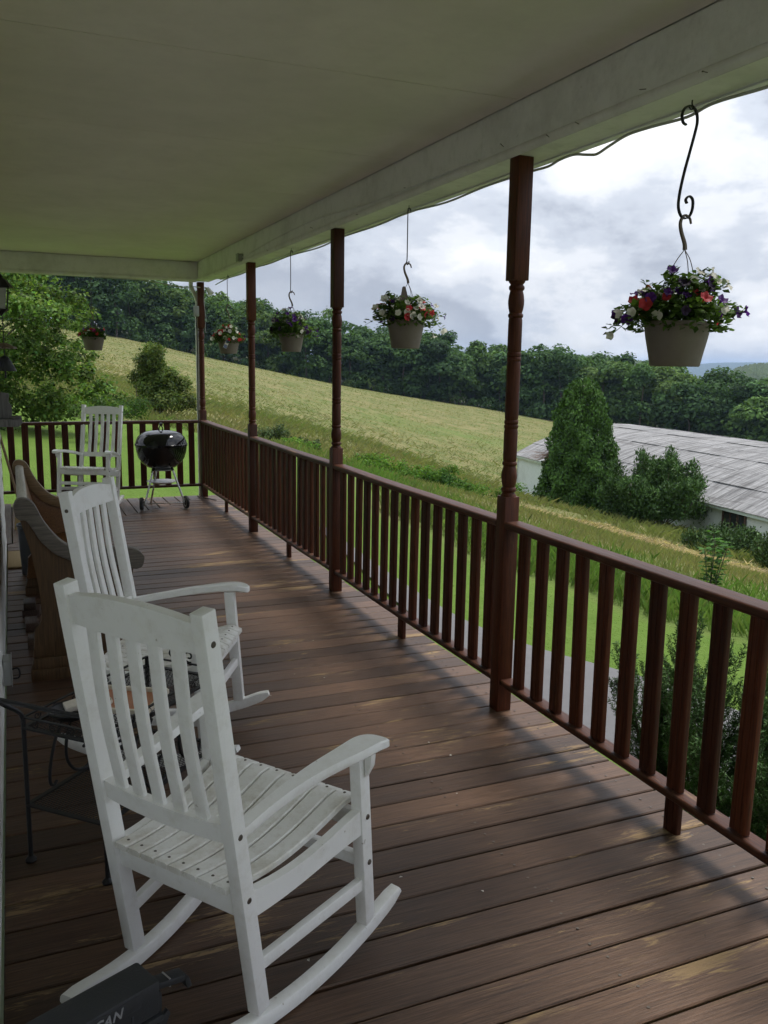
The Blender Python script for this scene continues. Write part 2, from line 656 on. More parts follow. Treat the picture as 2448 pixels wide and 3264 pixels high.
def clump_points(clumps, n, shell=(0.72, 1.06), bump=0.12, low=-0.75):
    """points scattered in the outer shell of ellipsoid clumps; returns points, outward normals, clump ids"""
    c = np.array(clumps, float)
    area = (c[:, 3] * c[:, 4] + c[:, 3] * c[:, 5] + c[:, 4] * c[:, 5])
    idx = rng.choice(len(c), n, p=area / area.sum())
    d = unit(rng.normal(size=(n, 3)))
    flip = d[:, 2] < low
    d[flip, 2] *= -1
    rad = rng.uniform(shell[0], shell[1], (n, 1)) + bump * np.sin(d[:, :1] * 7 + idx[:, None]) * np.cos(d[:, 1:2] * 6 + d[:, 2:] * 5)
    P = c[idx, :3] + d * rad * c[idx, 3:6]
    nr = unit(d / c[idx, 3:6])
    return P, nr, idx


def leafy(name, clumps, n, size, tint, parent=None, mat='leaf', aspect=0.6, jit=0.25, shell=(0.6, 1.06), upb=0.35, kind=None, clumpvar=0.18):
    P, nr, idx = clump_points(clumps, n, shell)
    N = unit(nr + np.array([0, 0, upb]) + rng.normal(size=(n, 3)) * 0.55)
    L = size * rng.uniform(0.6, 1.25, n)
    V = leaf_quads(P, N, L, L * aspect)
    cv = 1 + clumpvar * rng.normal(size=len(clumps))
    c = np.array(tint) * (1 + jit * rng.normal(size=(n, 1))) * cv[idx][:, None]
    c = c * (1 + np.array([0.10, 0, -0.08]) * rng.normal(size=(n, 1)))
    o = bpy.data.objects.new(name, quads_mesh(name, V, np.clip(c, 0.004, 0.6), M[mat]))
    if kind:
        o['kind'] = kind
    return link(o, parent)


# ================================================================== GROUND
CP = np.array([
    (2.5, -6, -1.08), (2.5, 0, -1.08), (2.5, 4, -1.08), (2.6, 7, -1.0), (5, -6, -1.1), (5, 2, -1.1), (5, 5.5, -1.12), (4.3, 7.8, -1.1),
    (-1, 3, -0.9), (0, 9, -0.55), (1.4, 10.6, -0.36), (1.45, 11.6, -0.27), (-5, 11, -0.10), (4.5, 10.4, -0.85), (6.4, 8.2, -1.2),
    (6.1, 21.1, -0.62), (3.85, 29.75, -0.39), (5.05, 32.6, -0.42), (9.1, 22.2, -1.45), (10.5, 20, -1.7), (15.1, 37, -2.25),
    (16, 25.4, -3.38), (17.1, 22.2, -3.55), (16.7, 18.6, -3.46), (16.2, 14.9, -3.28), (19.8, 19.8, -4.05), (23.6, 32.3, -5.2),
    (23.4, 27.4, -4.75), (28.1, 44.9, -6.3), (24, 22, -4.9), (17.4, 169.1, 5.6), (33.8, 166.6, 2.1), (57.5, 160, -2.8),
    (85, 141.4, -7.3), (90, 132, -8.6), (112, 121, -12.6), (-20, 22, 1.6), (-30, 100, 9), (0, 170, 7.6), (60, 60, -10), (105, 60, -16),
    (30, 0, -5), (0, -25, -1.2), (-25, -15, 0.3), (60, -30, -10), (-70, 170, 15), (150, 150, -16), (0, 260, 13), (45, 250, 7.5),
    (100, 230, -5), (160, 200, -16), (-110, 0, 8), (30, 100, -0.5), (60, 110, -5.5), (160, 60, -22)], float)


def tps_fit(cp, lam=0.02):
    n = len(cp)
    s = 60.0
    d = np.linalg.norm((cp[:, None, :2] - cp[None, :, :2]) / s, axis=2)
    K = np.where(d > 0, d * d * np.log(np.maximum(d, 1e-12)), 0) + lam * 0.01 * np.eye(n)
    Pm = np.c_[np.ones(n), cp[:, :2] / s]
    A = np.block([[K, Pm], [Pm.T, np.zeros((3, 3))]])
    return np.linalg.solve(A, np.r_[cp[:, 2], 0, 0, 0]), s


TPS, TPS_S = tps_fit(CP)


def ground_z(x, y):
    x = np.atleast_1d(np.asarray(x, float))
    y = np.atleast_1d(np.asarray(y, float))
    r = np.hypot(x, y)
    k = np.minimum(1, 270 / np.maximum(r, 1e-6))
    xc, yc = x * k, y * k
    d = np.sqrt((xc[:, None] - CP[None, :, 0]) ** 2 + (yc[:, None] - CP[None, :, 1]) ** 2) / TPS_S
    z = (np.where(d > 0, d * d * np.log(np.maximum(d, 1e-12)), 0) @ TPS[:-3]) + TPS[-3] + TPS[-2] * xc / TPS_S + TPS[-1] * yc / TPS_S
    far = np.clip((r - 270) / 500, 0, 1)
    far = far * far * (3 - 2 * far)
    return z * (1 - far) + (-42) * far


def gz(x, y):
    return float(ground_z(x, y)[0])


LAWN = np.array([(13, -30), (9, -6), (7.9, 2), (7.0, 6.4), (6.5, 8.2), (5.9, 9.6), (5.6, 12), (6.0, 16), (6.2, 21), (5, 27), (1, 30), (-8, 29), (-30, 27), (-40, -30)], float)


def in_poly(x, y, poly):
    inside = np.zeros(len(x), bool)
    j = len(poly) - 1
    for i in range(len(poly)):
        xi, yi = poly[i]
        xj, yj = poly[j]
        c = ((yi > y) != (yj > y)) & (x < (xj - xi) * (y - yi) / (yj - yi + 1e-12) + xi)
        inside ^= c
        j = i
    return inside


def poly_dist(x, y, poly, closed=True):
    d = np.full(len(x), 1e9)
    m_ = len(poly)
    for i in range(m_ if closed else m_ - 1):
        a, b = poly[i], poly[(i + 1) % m_]
        ab = b - a
        t_ = np.clip(((x - a[0]) * ab[0] + (y - a[1]) * ab[1]) / (ab @ ab), 0, 1)
        d = np.minimum(d, np.hypot(x - a[0] - t_ * ab[0], y - a[1] - t_ * ab[1]))
    return d


WINDROW = np.array([(11.6, 27.5), (13.6, 26.0), (16.0, 25.2), (17.1, 22.2), (16.8, 18.6), (16.2, 14.9), (15.6, 10), (15, 2), (14, -12)], float)


def zones(x, y):
    """lawn, weeds, hay-straw weights"""
    s = np.where(in_poly(x, y, LAWN), 1, -1) * poly_dist(x, y, LAWN)
    wob = 0.35 * np.sin(x * 1.7 + y * 0.6) + 0.25 * np.sin(y * 2.3 - x)
    lawn = np.clip((s + wob) / 0.7 + 0.5, 0, 1)
    wd = -s + wob * 2
    weeds = np.clip(1 - np.abs(wd - 1.0) / 1.6, 0, 1) * (1 - lawn)
    gully = 1.1 * np.exp(-(((x - 20) / 9) ** 2 + ((y - 41 + 0.25 * (x - 20)) / 4.0) ** 2)) + 0.8 * np.exp(-(((x - 9.5) / 4.5) ** 2 + ((y - 22) / 2.2) ** 2)) + 0.5 * np.exp(-(((x - 40) / 16) ** 2 + ((y - 75) / 5.0) ** 2))
    gully = gully * (0.75 + 0.35 * np.sin(x * 0.8 + 1.7 * np.sin(y * 0.6)))
    near = np.clip((4.2 - wd) / 1.5, 0, 1) * np.clip((13 - y) / 2, 0, 1) * (1 - lawn) * 0.85
    weeds = np.clip(np.maximum(np.maximum(weeds, near), gully), 0, 1)
    straw = np.clip(1.35 - poly_dist(x, y, WINDROW, False) / 1.7, 0, 1)
    return lawn, weeds, straw


NA, RR = 400, np.r_[np.linspace(0.6, 14, 60), np.geomspace(14.4, 300, 110), np.geomspace(330, 9500, 26)]
ang = np.linspace(0, 2 * np.pi, NA, endpoint=False)
gx = (RR[:, None] * np.sin(ang)).ravel() + 3.0 * np.repeat(np.exp(-RR / 60), NA)
gy = (RR[:, None] * np.cos(ang)).ravel() + 4.0 * np.repeat(np.exp(-RR / 60), NA)
gzv = ground_z(gx, gy)
rough_amp = np.clip((np.hypot(gx, gy) - 12) / 25, 0, 1) * np.clip((400 - np.hypot(gx, gy)) / 100, 0, 1)
gzv = gzv + rough_amp * 0.06 * (np.sin(gx * 1.1) * np.cos(gy * 0.9) + np.sin(gx * 0.37 + gy * 0.5))
nr_ = len(RR)
I = np.arange(nr_ * NA).reshape(nr_, NA)
F = np.stack([I[:-1], np.roll(I[:-1], -1, 1), np.roll(I[1:], -1, 1), I[1:]], -1).reshape(-1, 4)
me = bpy.data.meshes.new('ground')
me.from_pydata(np.c_[gx, gy, gzv].tolist(), [], [tuple(f[::-1]) for f in F.tolist()] + [tuple(range(NA))[::-1]])
me.polygons.foreach_set('use_smooth', [True] * len(me.polygons))
zl, zw, zs = zones(gx, gy)
gaz = np.degrees(np.arctan2(gx, gy))
wood = np.clip((np.hypot(gx, gy) - (171 - 10 * np.clip((gaz - 25) / 15, 0, 1))) / 3.0, 0, 1)
at = me.attributes.new('wood', 'FLOAT', 'POINT')
at.data.foreach_set('value', wood.astype(np.float32))
at = me.attributes.new('zone', 'FLOAT_COLOR', 'POINT')
at.data.foreach_set('color', np.c_[zl, zw, zs, np.ones(len(gx))].astype(np.float32).ravel())

t = NT('meadow_ground')
a = t.n('ShaderNodeAttribute', attribute_name='zone')
sp = t.n('ShaderNodeSeparateColor')
t.l(a.outputs['Color'], sp.inputs[0])
p = t.pos()
n1 = t.noise(p, 0.09, 5, 0.6)
n2 = t.noise(p, 0.55, 8, 0.72)
n3 = t.noise(t.pos((1, 1, 0.3)), 9, 5, 0.75)
hay = t.mix(t.ramp(n1, [(0.36, 0.0), (0.64, 1.0)]), (0.185, 0.180, 0.075), (0.24, 0.205, 0.100))
hay = t.mix(t.ramp(n2, [(0.42, 0.0), (0.62, 1.0)]), hay, (0.105, 0.140, 0.042))
hay = t.mix(t.math('MULTIPLY', t.ramp(n3, [(0.35, 0.0), (0.7, 1.0)]), 0.4), hay, (0.10, 0.10, 0.036))
lawn = t.mix(t.ramp(t.noise(p, 1.0, 5, 0.6), [(0.3, 0.0), (0.7, 1.0)]), (0.095, 0.165, 0.028), (0.130, 0.205, 0.040))
lawn = t.mix(t.math('MULTIPLY', t.noise(p, 45, 3, 0.7), 0.35), lawn, (0.06, 0.10, 0.018))
weed = t.mix(n2, (0.075, 0.135, 0.03), (0.13, 0.20, 0.045))
c = t.mix(sp.outputs[1], hay, weed)
c = t.mix(sp.outputs[2], c, t.mix(n3, (0.22, 0.19, 0.085), (0.36, 0.29, 0.155)))
c = t.mix(sp.outputs[0], c, lawn)
wd_ = t.n('ShaderNodeAttribute', attribute_name='wood')
c = t.mix(wd_.outputs['Fac'], c, (0.035, 0.040, 0.018))
t.color(c)
t.rough(0.95)
t.b.inputs['Specular IOR Level'].default_value = 0.1
t.bump(t.math('ADD', n2, n3), 0.8, 0.06)
me.materials.append(t.m)
ground = link(bpy.data.objects.new('ground', me))
tag(ground, 'rolling meadow ground with mown lawn by the porch', None, None, 'structure')

# driveway strip, 4 mm above the ground
er = cat2([(5.7, -7), (5.6, 1), (5.35, 4), (5.04, 5.66), (4.55, 6.8), (4.27, 7.78), (4.05, 9.4), (3.9, 11)], 6)
el = cat2([(3.75, -7), (3.75, 1), (3.74, 4), (3.74, 5.66), (3.74, 6.8), (3.74, 7.78), (3.74, 9.4), (3.74, 11)], 6)
dv, df = [], []
NS = 9
for i in range(len(er)):
    for k in range(NS):
        s = k / (NS - 1)
        x, y = el[i][0] * (1 - s) + er[i][0] * s, el[i][1] * (1 - s) + er[i][1] * s
        dv.append((x, y, gz(x, y) + 0.03 + 0.02 * math.sin(math.pi * s)))
for i in range(len(er) - 1):
    for k in range(NS - 1):
        j = i * NS + k
        df.append((j, j + 1, j + NS + 1, j + NS))
drv = B().add(dv, df).build('driveway', M['asphalt'], None, 60)
tag(drv, 'worn grey asphalt drive running below the porch rail', None, None, 'structure')

# ================================================================== FAR HILLS
def hill(name, pts, depth, base, label, c, noise_amp):
    """ridge outline pts [(x,y,z)], body running back 'depth' metres"""
    P_ = [Vector(p) for p in catmull(pts, 40)]
    n = len(P_)
    prof = [(-0.5, 0.0), (-0.42, 0.4), (-0.3, 0.7), (-0.15, 0.93), (0, 1.0), (0.2, 0.9), (0.5, 0.3), (0.6, 0)]
    vs_, fs_ = [], []
    for i, q in enumerate(P_):
        out_ = Vector((q.x, q.y, 0)).normalized()
        for k, (o_, h_) in enumerate(prof):
            w = q + out_ * o_ * depth
            zz = base + (q.z - base) * h_ + (noise_amp * (random.random() - 0.5) if h_ > 0.2 else 0)
            vs_.append((w.x, w.y, zz))
    m_ = len(prof)
    for i in range(n - 1):
        for k in range(m_ - 1):
            j = i * m_ + k
            fs_.append((j, j + 1, j + m_ + 1, j + m_))
    t = NT(name + '_woods')
    v = t.noise(t.pos(), 0.06, 6, 0.7)
    t.color(t.mix(t.ramp(v, [(0.3, 0.0), (0.7, 1.0)]), tuple(x * 0.5 for x in c), c))
    t.rough(1.0)
    t.bump(v, 1.0, 8.0)
    o = B().add(vs_, fs_).build(name, t.m, None, 60)
    return tag(o, label, None, None, 'structure')


def pol(az, d, z):
    return (d * math.sin(R(az)), d * math.cos(R(az)), z)


hill('hills', [pol(28, 6200, 10), pol(36, 6100, 26), pol(40, 6000, 12), pol(42, 6000, 2), pol(43, 6000, 24), pol(44.5, 6000, 34), pol(47, 6000, 38), pol(52, 5900, 42), pol(62, 5800, 52), pol(75, 5800, 40)],
     1500, -44, 'long blue ridge on the far horizon', (0.05, 0.08, 0.04), 2)
hill('wooded_hill', [pol(28, 760, 2), pol(33, 740, 8), pol(37, 720, 9), pol(39.5, 700, 5), pol(42, 700, -9), pol(44, 720, -5), pol(45.5, 760, 4), pol(48, 820, 7), pol(55, 850, 10), pol(68, 850, 12)],
     260, -44, 'hazy wooded hill beyond the valley', (0.07, 0.11, 0.04), 1.6)

# ================================================================== PORCH DECK
XL, XR, PITCH_B, GAP = -0.098, 2.194, 0.1352, 0.008
deck = B()
for y in np.arange(-1.2, 10.2, 0.6):
    deck.box((-0.098, y, -0.26), (2.06, y + 0.045, -0.032))
deck.box((2.06, -1.35, -0.30), (2.14, 10.24, -0.032))
deck.box((-3.3, 10.20, -0.30), (2.06, 10.24, -0.032))
for k in range(6):
    deck.box((-3.2 + k * 0.55, 8.0, -0.26), (-3.155 + k * 0.55, 10.2, -0.032))
deck = deck.build('porch_deck', M['joist'], None, 0)
tag(deck, 'stained plank porch deck', None, None, 'structure')


def plank(poly, grain):
    """plank from a plan outline (ccw), chamfered top, tiny cup and level changes"""
    dz = random.uniform(-0.0016, 0.0016)
    n = len(poly)
    cx = sum(p[0] for p in poly) / n
    cy = sum(p[1] for p in poly) / n
    ins = []
    for i in range(n):
        p0, p1, p2 = Vector(poly[i - 1]), Vector(poly[i]), Vector(poly[(i + 1) % n])
        d = ((p0 - p1).normalized() + (p2 - p1).normalized())
        s = (p0 - p1).normalized().cross((p2 - p1).normalized())
        ins.append(p1 + d * (0.0035 / max(abs(s), 0.2)))
    tl = [random.uniform(-0.0008, 0.0008) for _ in range(n)]
    vs_ = [(p[0], p[1], -0.032) for p in poly] + [(p[0], p[1], dz - 0.004 + tl[i]) for i, p in enumerate(poly)] + [(p.x, p.y, dz + tl[i]) for i, p in enumerate(ins)]
    fs_ = [tuple(range(n))[::-1], tuple(range(2 * n, 3 * n))]
    for i in range(n):
        j = (i + 1) % n
        fs_ += [(i, j, n + j, n + i), (n + i, n + j, 2 * n + j, 2 * n + i)]
    return B().add(vs_, fs_).build('plank', M[grain], deck, 0)


nh_me = B().lathe([(0.0001, 0.0008), (0.0045, 0.0008), (0.0048, 0.0)], 8, cap=False).mesh('nail_head', M['bolt'])
MIT = 8.10
y = -1.35
while y < 10.16:
    y0, y1 = y, min(y + PITCH_B - GAP, 10.235)
    xr = XR + random.uniform(-0.006, 0.006)
    x0 = max(XL, y0 - MIT + 0.004)
    x1 = max(XL, y1 - MIT + 0.004)
    if xr - x0 > 0.05:
        poly = [(x0, y0), (xr, y0), (xr, y1), (x1, y1)]
        pl_ = plank(poly, 'deck_x')
        if 1.3 < y0 < 6.5:
            for nx_ in (2.085, 1.42):
                for ny_ in (0.03, 0.095):
                    inst('nail_head', nh_me, pl_, (nx_ + random.gauss(0, 0.006), y0 + ny_ + random.gauss(0, 0.006), 0.0016))
    y += PITCH_B + random.uniform(-0.0012, 0.0012)
x = 2.10
while x > -3.2:
    x1, x0 = x, x - PITCH_B + GAP
    b1 = x1 + MIT if x1 > XL else 8.0
    b0 = x0 + MIT if x0 > XL else 8.0
    yt = 10.265 + random.uniform(-0.006, 0.006)
    if yt - b1 > 0.03:
        plank([(x0, b0), (x1, b1), (x1, yt), (x0, yt)], 'deck_y')
    x -= PITCH_B

# paint flecks and bits of litter lying on the boards
for k in range(46):
    x, y = random.uniform(0.0, 2.0), random.uniform(1.4, 7)
    s = random.uniform(0.002, 0.005)
    a = random.uniform(0, 6.28)
    bb = B().add([(x + s * 1.6 * math.cos(a), y + s * 1.6 * math.sin(a), 0.003), (x - s * math.sin(a), y + s * math.cos(a), 0.006), (x - s * 1.3 * math.cos(a), y - s * math.sin(a), 0.003), (x + s * math.sin(a), y - s * math.cos(a), 0.004)],
                 [(0, 1, 2, 3)])
    o = bb.build('debris_fleck', M['dirt_pebble'] if k % 3 else M['bark'], deck, 0)

# ================================================================== HOUSE, CEILING, BEAM
house = empty('farmhouse', (-0.1, 4, 0))
tag(house, 'pale sided house wall along the left edge of the porch', 'house')
hw_ = B()
hw_.box((-4.3, -1.3, -1.0), (-0.125, 7.97, 2.9))
hw_.build('wall', M['siding'], house, 0).location = (0.1, -4, 0)
for k in range(18):
    z0 = 0.03 + k * 0.15
    o = B().add([(-0.126, -1.3, z0), (-0.103, -1.3, z0), (-0.112, -1.3, z0 + 0.148), (-0.126, -1.3, z0 + 0.148),
                 (-0.126, 7.97, z0), (-0.103, 7.97, z0), (-0.112, 7.97, z0 + 0.148), (-0.126, 7.97, z0 + 0.148)],
                [(0, 1, 2, 3), (7, 6, 5, 4), (0, 4, 5, 1), (1, 5, 6, 2), (2, 6, 7, 3), (3, 7, 4, 0)]).build('siding_board', M['siding'], house, 0)
    o.location = (0.1, -4, 0)

ZC, ZB = 2.675, 2.464
ceiling = B().box((-3.4, -1.35, ZC + 0.02), (2.4, 10.5, ZC + 0.16)).build('ceiling', M['joist'], None, 0)
tag(ceiling, 'painted porch ceiling', None, None, 'structure')
yy = -4.0
ys = [-1.35, -0.2, 1.0, 2.08, 3.29, 4.5, 5.72, 6.94, 8.18, 9.1, 10.08]
for k in range(len(ys) - 1):
    B().box((-3.4 if ys[k] > 7 else -0.1, ys[k] + 0.0025, ZC), (1.993, ys[k + 1] - 0.0025, ZC + 0.018)).build('ceiling_panel', M['ceil'], ceiling, 0)
roof = B()  # unseen roof box, added over the ceiling to block light from above
roof.hexa([(-4.4, -1.5, ZC + 0.17), (2.45, -1.5, ZC + 0.17), (2.45, 10.55, ZC + 0.17), (-4.4, 10.55, ZC + 0.17),
           (-4.4, -1.5, ZC + 1.0), (2.45, -1.5, ZC + 0.22), (2.45, 10.55, ZC + 0.22), (-4.4, 10.55, ZC + 1.0)])
tag(roof.build('roof_light_block', M['joist'], None, 0), 'unseen roof box added above the porch ceiling to block light', None, None, 'structure')

beam = B().box((2.022, -1.35, ZB + 0.012), (2.11, 10.2, ZC + 0.02)).box((-3.4, 10.122, ZB + 0.012), (2.022, 10.2, ZC + 0.02)).build('porch_beam', M['beam'], None, 0)
tag(beam, 'white painted beam boxing above the posts', None, None, 'structure')
SEAM = [-1.35, 1.15, 3.61, 6.2, 8.35, 10.1]
for k in range(len(SEAM) - 1):
    B().box((1.998, SEAM[k] + 0.001, ZB + 0.004), (2.02, SEAM[k + 1] - 0.001, ZC - 0.001), 0.001).build('fascia_board', M['beam'], beam, 0)
    prof = cat2([(1.996, ZB + 0.036), (1.990, ZB + 0.032), (1.985, ZB + 0.022), (1.984, ZB + 0.012), (1.990, ZB + 0.004), (1.997, ZB - 0.002)], 3)
    B().prism(prof + [(1.997, ZB - 0.004)], SEAM[k] + 0.001, SEAM[k + 1] - 0.001, 'y').build('trim_moulding', M['beam'], beam, 30)
    B().box((1.998, SEAM[k] + 0.001, ZB), (2.125, SEAM[k + 1] - 0.001, ZB + 0.003)).build('beam_underside', M['beam'], beam, 0)
B().box((-3.4, 10.1, ZB + 0.004), (1.997, 10.12, ZC - 0.001), 0.001).build('fascia_board', M['beam'], beam, 0)
prof = cat2([(10.098, ZB + 0.036), (10.092, ZB + 0.032), (10.087, ZB + 0.022), (10.086, ZB + 0.012), (10.092, ZB + 0.004), (10.099, ZB - 0.002)], 3)
B().prism(prof + [(10.099, ZB - 0.004)], -3.4, 1.99, 'x').build('trim_moulding', M['beam'], beam, 30)
B().box((-3.4, 10.1, ZB), (1.997, 10.225, ZB + 0.003)).build('beam_underside', M['beam'], beam, 0)
# outer fascia and gutter strip
B().box((2.127, -1.35, ZB + 0.006), (2.17, 9.75, ZC + 0.1)).build('outer_fascia', M['beam'], beam, 0)
B().prism([(2.172, ZB + 0.0), (2.225, ZB + 0.006), (2.255, ZB + 0.05), (2.262, ZB + 0.11), (2.25, ZB + 0.11), (2.172, ZB + 0.10)], -1.35, 9.75, 'y').build('gutter', M['plasticw'], beam, 30)
# nails left in the beam
nail = B().tube([(0, 0, 0), (-0.022, 0, 0.003)], 0.0014, 6).lathe([(0.0032, 0), (0.0032, 0.0014)], 8, (-0.022, 0, 0.0025)).mesh('nail', M['bolt'])
for yv, zv in ((3.42, ZB + 0.055), (2.5, ZB + 0.046), (2.85, ZB + 0.012), (3.05, ZB + 0.010), (2.2, ZB + 0.012), (4.4, ZB + 0.05), (5.1, ZB + 0.012), (6.0, ZB + 0.05), (7.1, ZB + 0.013)):
    inst('nail', nail, beam, (1.9975 if zv > ZB + 0.04 else 1.99, yv, zv), (random.uniform(-0.3, 0.3), random.uniform(-0.4, 0.5), random.uniform(-0.6, 0.6)))

# ================================================================== POSTS
PX, PY1, PS, PW = 2.0418, 3.3374, 2.2758, 0.0740
PZL, PZU = 1.019, 1.95


def make_post():
    root = empty('turned_post')
    h = PW / 2
    B().box((-h, -h, 0.0), (h, h, PZL - 0.006), 0.0035).build('lower_block', M['post'], root)
    B().box((-h, -h, PZU + 0.006), (h, h, ZB - 0.001), 0.0035).build('upper_block', M['post'], root)
    half = [(0.0365, 1.012), (0.0355, 1.019), (0.0285, 1.027), (0.0275, 1.031), (0.0325, 1.035), (0.0345, 1.043), (0.0325, 1.051), (0.0275, 1.055),
            (0.0290, 1.060), (0.0325, 1.075), (0.0350, 1.095), (0.0352, 1.110), (0.0325, 1.130), (0.0285, 1.146), (0.0275, 1.150),
            (0.0320, 1.154), (0.0335, 1.160), (0.0320, 1.167), (0.0278, 1.171), (0.0302, 1.178), (0.0308, 1.20), (0.0308, 1.305), (0.0296, 1.312),
            (0.0280, 1.316), (0.0312, 1.320), (0.0316, 1.327), (0.0312, 1.333), (0.0278, 1.336), (0.0312, 1.340), (0.0316, 1.347), (0.0310, 1.353), (0.0280, 1.357),
            (0.0300, 1.364), (0.0306, 1.39)]
    top = [(r, PZL + PZU - z) for r, z in half][::-1]
    B().lathe(half + top, 28, cap=False).build('turned_shaft', M['post'], root, 40)
    return root


post_labels = {0: None, 1: 'nearest turned red-brown post, left of the near flower basket',
               2: 'second turned post from the front, between two flower baskets',
               3: 'third turned post, just before the corner of the porch',
               4: 'corner turned post carrying the floodlight and cables'}
proto = make_post()
for i in (1, 2, 3, 4):
    o = proto if i == 1 else copy_tree(proto)
    o.location = (PX, PY1 + (i - 1) * PS, 0)
    if i % 2 == 0:
        o.rotation_euler = (0, 0, R(90))
    tag(o, post_labels[i], 'post', 'turned porch posts')
for i in (0,):                                      # the row goes on just past the right edge
    o = copy_tree(proto)
    o.location = (PX, PY1 + (i - 1) * PS - (0.06 if i == 0 else 0), 0)
    tag(o, 'turned post beside the viewer, just past the right edge', 'post', 'turned porch posts')

# ================================================================== RAILINGS
bal_me = {}


def baluster_mesh(h):
    """flat board, rounded edges, two grooves down each wide face"""
    key = round(h, 3)
    if key not in bal_me:
        bx, ay, r = 0.028, 0.068, 0.0085
        half = [(-bx / 2, -(ay / 2 - r))]
        pts = []
        for sx in (-1, 1):
            pts.append((sx * bx / 2, sx * (ay / 2 - r)))
            for c_ in (0.013, -0.013):
                for dd, dp in ((0.0022, 0), (0, 0.0042), (-0.0022, 0)):
                    pts.append((sx * (bx / 2 - dp), sx * (c_ + dd)))
            pts.append((sx * bx / 2, -sx * (ay / 2 - r)))
            for k in range(1, 4):
                a_ = R(90 * k / 4)
                pts.append((sx * (bx / 2 - r + r * math.cos(a_)), -sx * (ay / 2 - r + r * math.sin(a_))))
            pts.append((sx * (bx / 2 - r), -sx * ay / 2))
            pts.append((-sx * (bx / 2 - r), -sx * ay / 2))
            for k in range(1, 4):
                a_ = R(90 - 90 * k / 4)
                pts.append((-sx * (bx / 2 - r + r * math.cos(a_)), -sx * (ay / 2 - r + r * math.sin(a_))))
        n = len(pts)
        vs_ = [(p[0], p[1], 0) for p in pts] + [(p[0], p[1], h) for p in pts]
        fs_ = [tuple(range(n))[::-1], tuple(range(n, 2 * n))] + [(i, (i + 1) % n, (i + 1) % n + n, i + n) for i in range(n)]
        bal_me[key] = B().add(vs_, fs_).mesh('baluster', M['post'], 30)
    return bal_me[key]


RT, RB = 0.9025, 0.158


def railing(a, b, axis, label, nb, first=None):
    """rail between two points along y (axis 1) or x (axis 0)"""
    root = empty('railing', (a[0], a[1], 0))
    tag(root, label, 'railing', 'stained porch railings')
    L = (b[axis] - a[axis])
    mat = M['rail_y'] if axis == 1 else M['rail_x']

    def rail(name, w, h, ztop, r, off):
        sec = rrect(w, h, r, 3)
        path = []
        for k in range(9):
            s = k / 8
            wob = 0.0025 * math.sin(s * 9 + a[0] + a[1])
            path.append((off + wob, s * L, ztop - h / 2 - 0.004 * math.sin(math.pi * s)) if axis == 1 else (s * L, off + wob, ztop - h / 2 - 0.004 * math.sin(math.pi * s)))
        return B().sweep(path, sec, side=(1, 0, 0) if axis == 1 else (0, 1, 0)).build(name, mat, root, 40)
    o_in = 0.008 if axis == 1 else -0.002
    rail('top_rail', 0.088, 0.034, RT, 0.011, o_in)
    rail('bottom_rail', 0.072, 0.030, RB, 0.010, o_in)
    me_b = baluster_mesh(RT - 0.034 - RB)
    me_s = baluster_mesh(RB - 0.031)
    pitch = abs(L + 0.074) / (nb + 1)
    for k in range(1, nb + 1):
        s = (k * pitch - 0.037) * (1 if L > 0 else -1)
        pos = (0.004, s, RB) if axis == 1 else (s, -0.004, RB)
        tilt = random.gauss(0, 0.004)
        tw = random.gauss(0, 0.02)
        if nb == 15 and first and k == first[0]:
            tilt = first[1]
        rot = (tilt, random.gauss(0, 0.003), tw) if axis == 1 else (random.gauss(0, 0.003), tilt, tw + R(90))
        inst('baluster', me_b, root, pos, rot)
        if k == (nb + 1) // 2:
            inst('support_block', me_s, root, (pos[0], pos[1], 0), (0, 0, tw))
    return root


h = PW / 2 + 0.0005
labs = {1: 'nearest stained railing section, running off the right edge', 2: 'second railing section, between the two nearest posts',
        3: 'third railing section, between the second and third posts', 4: 'last side railing section, between third post and corner post'}
for i in (1, 2, 3, 4):
    y1 = PY1 + (i - 1) * PS
    y0 = y1 - PS - (0.06 if i == 1 else 0)
    railing((PX, y0 + h, 0), (PX, y1 - h, 0), 1, labs[i], 15, (12, -0.016) if i == 1 else None)
YC = PY1 + 3 * PS
railing((PX - h, YC, 0), (-2.9, YC, 0), 0, 'end railing across the far end of the porch behind the grill', 34)


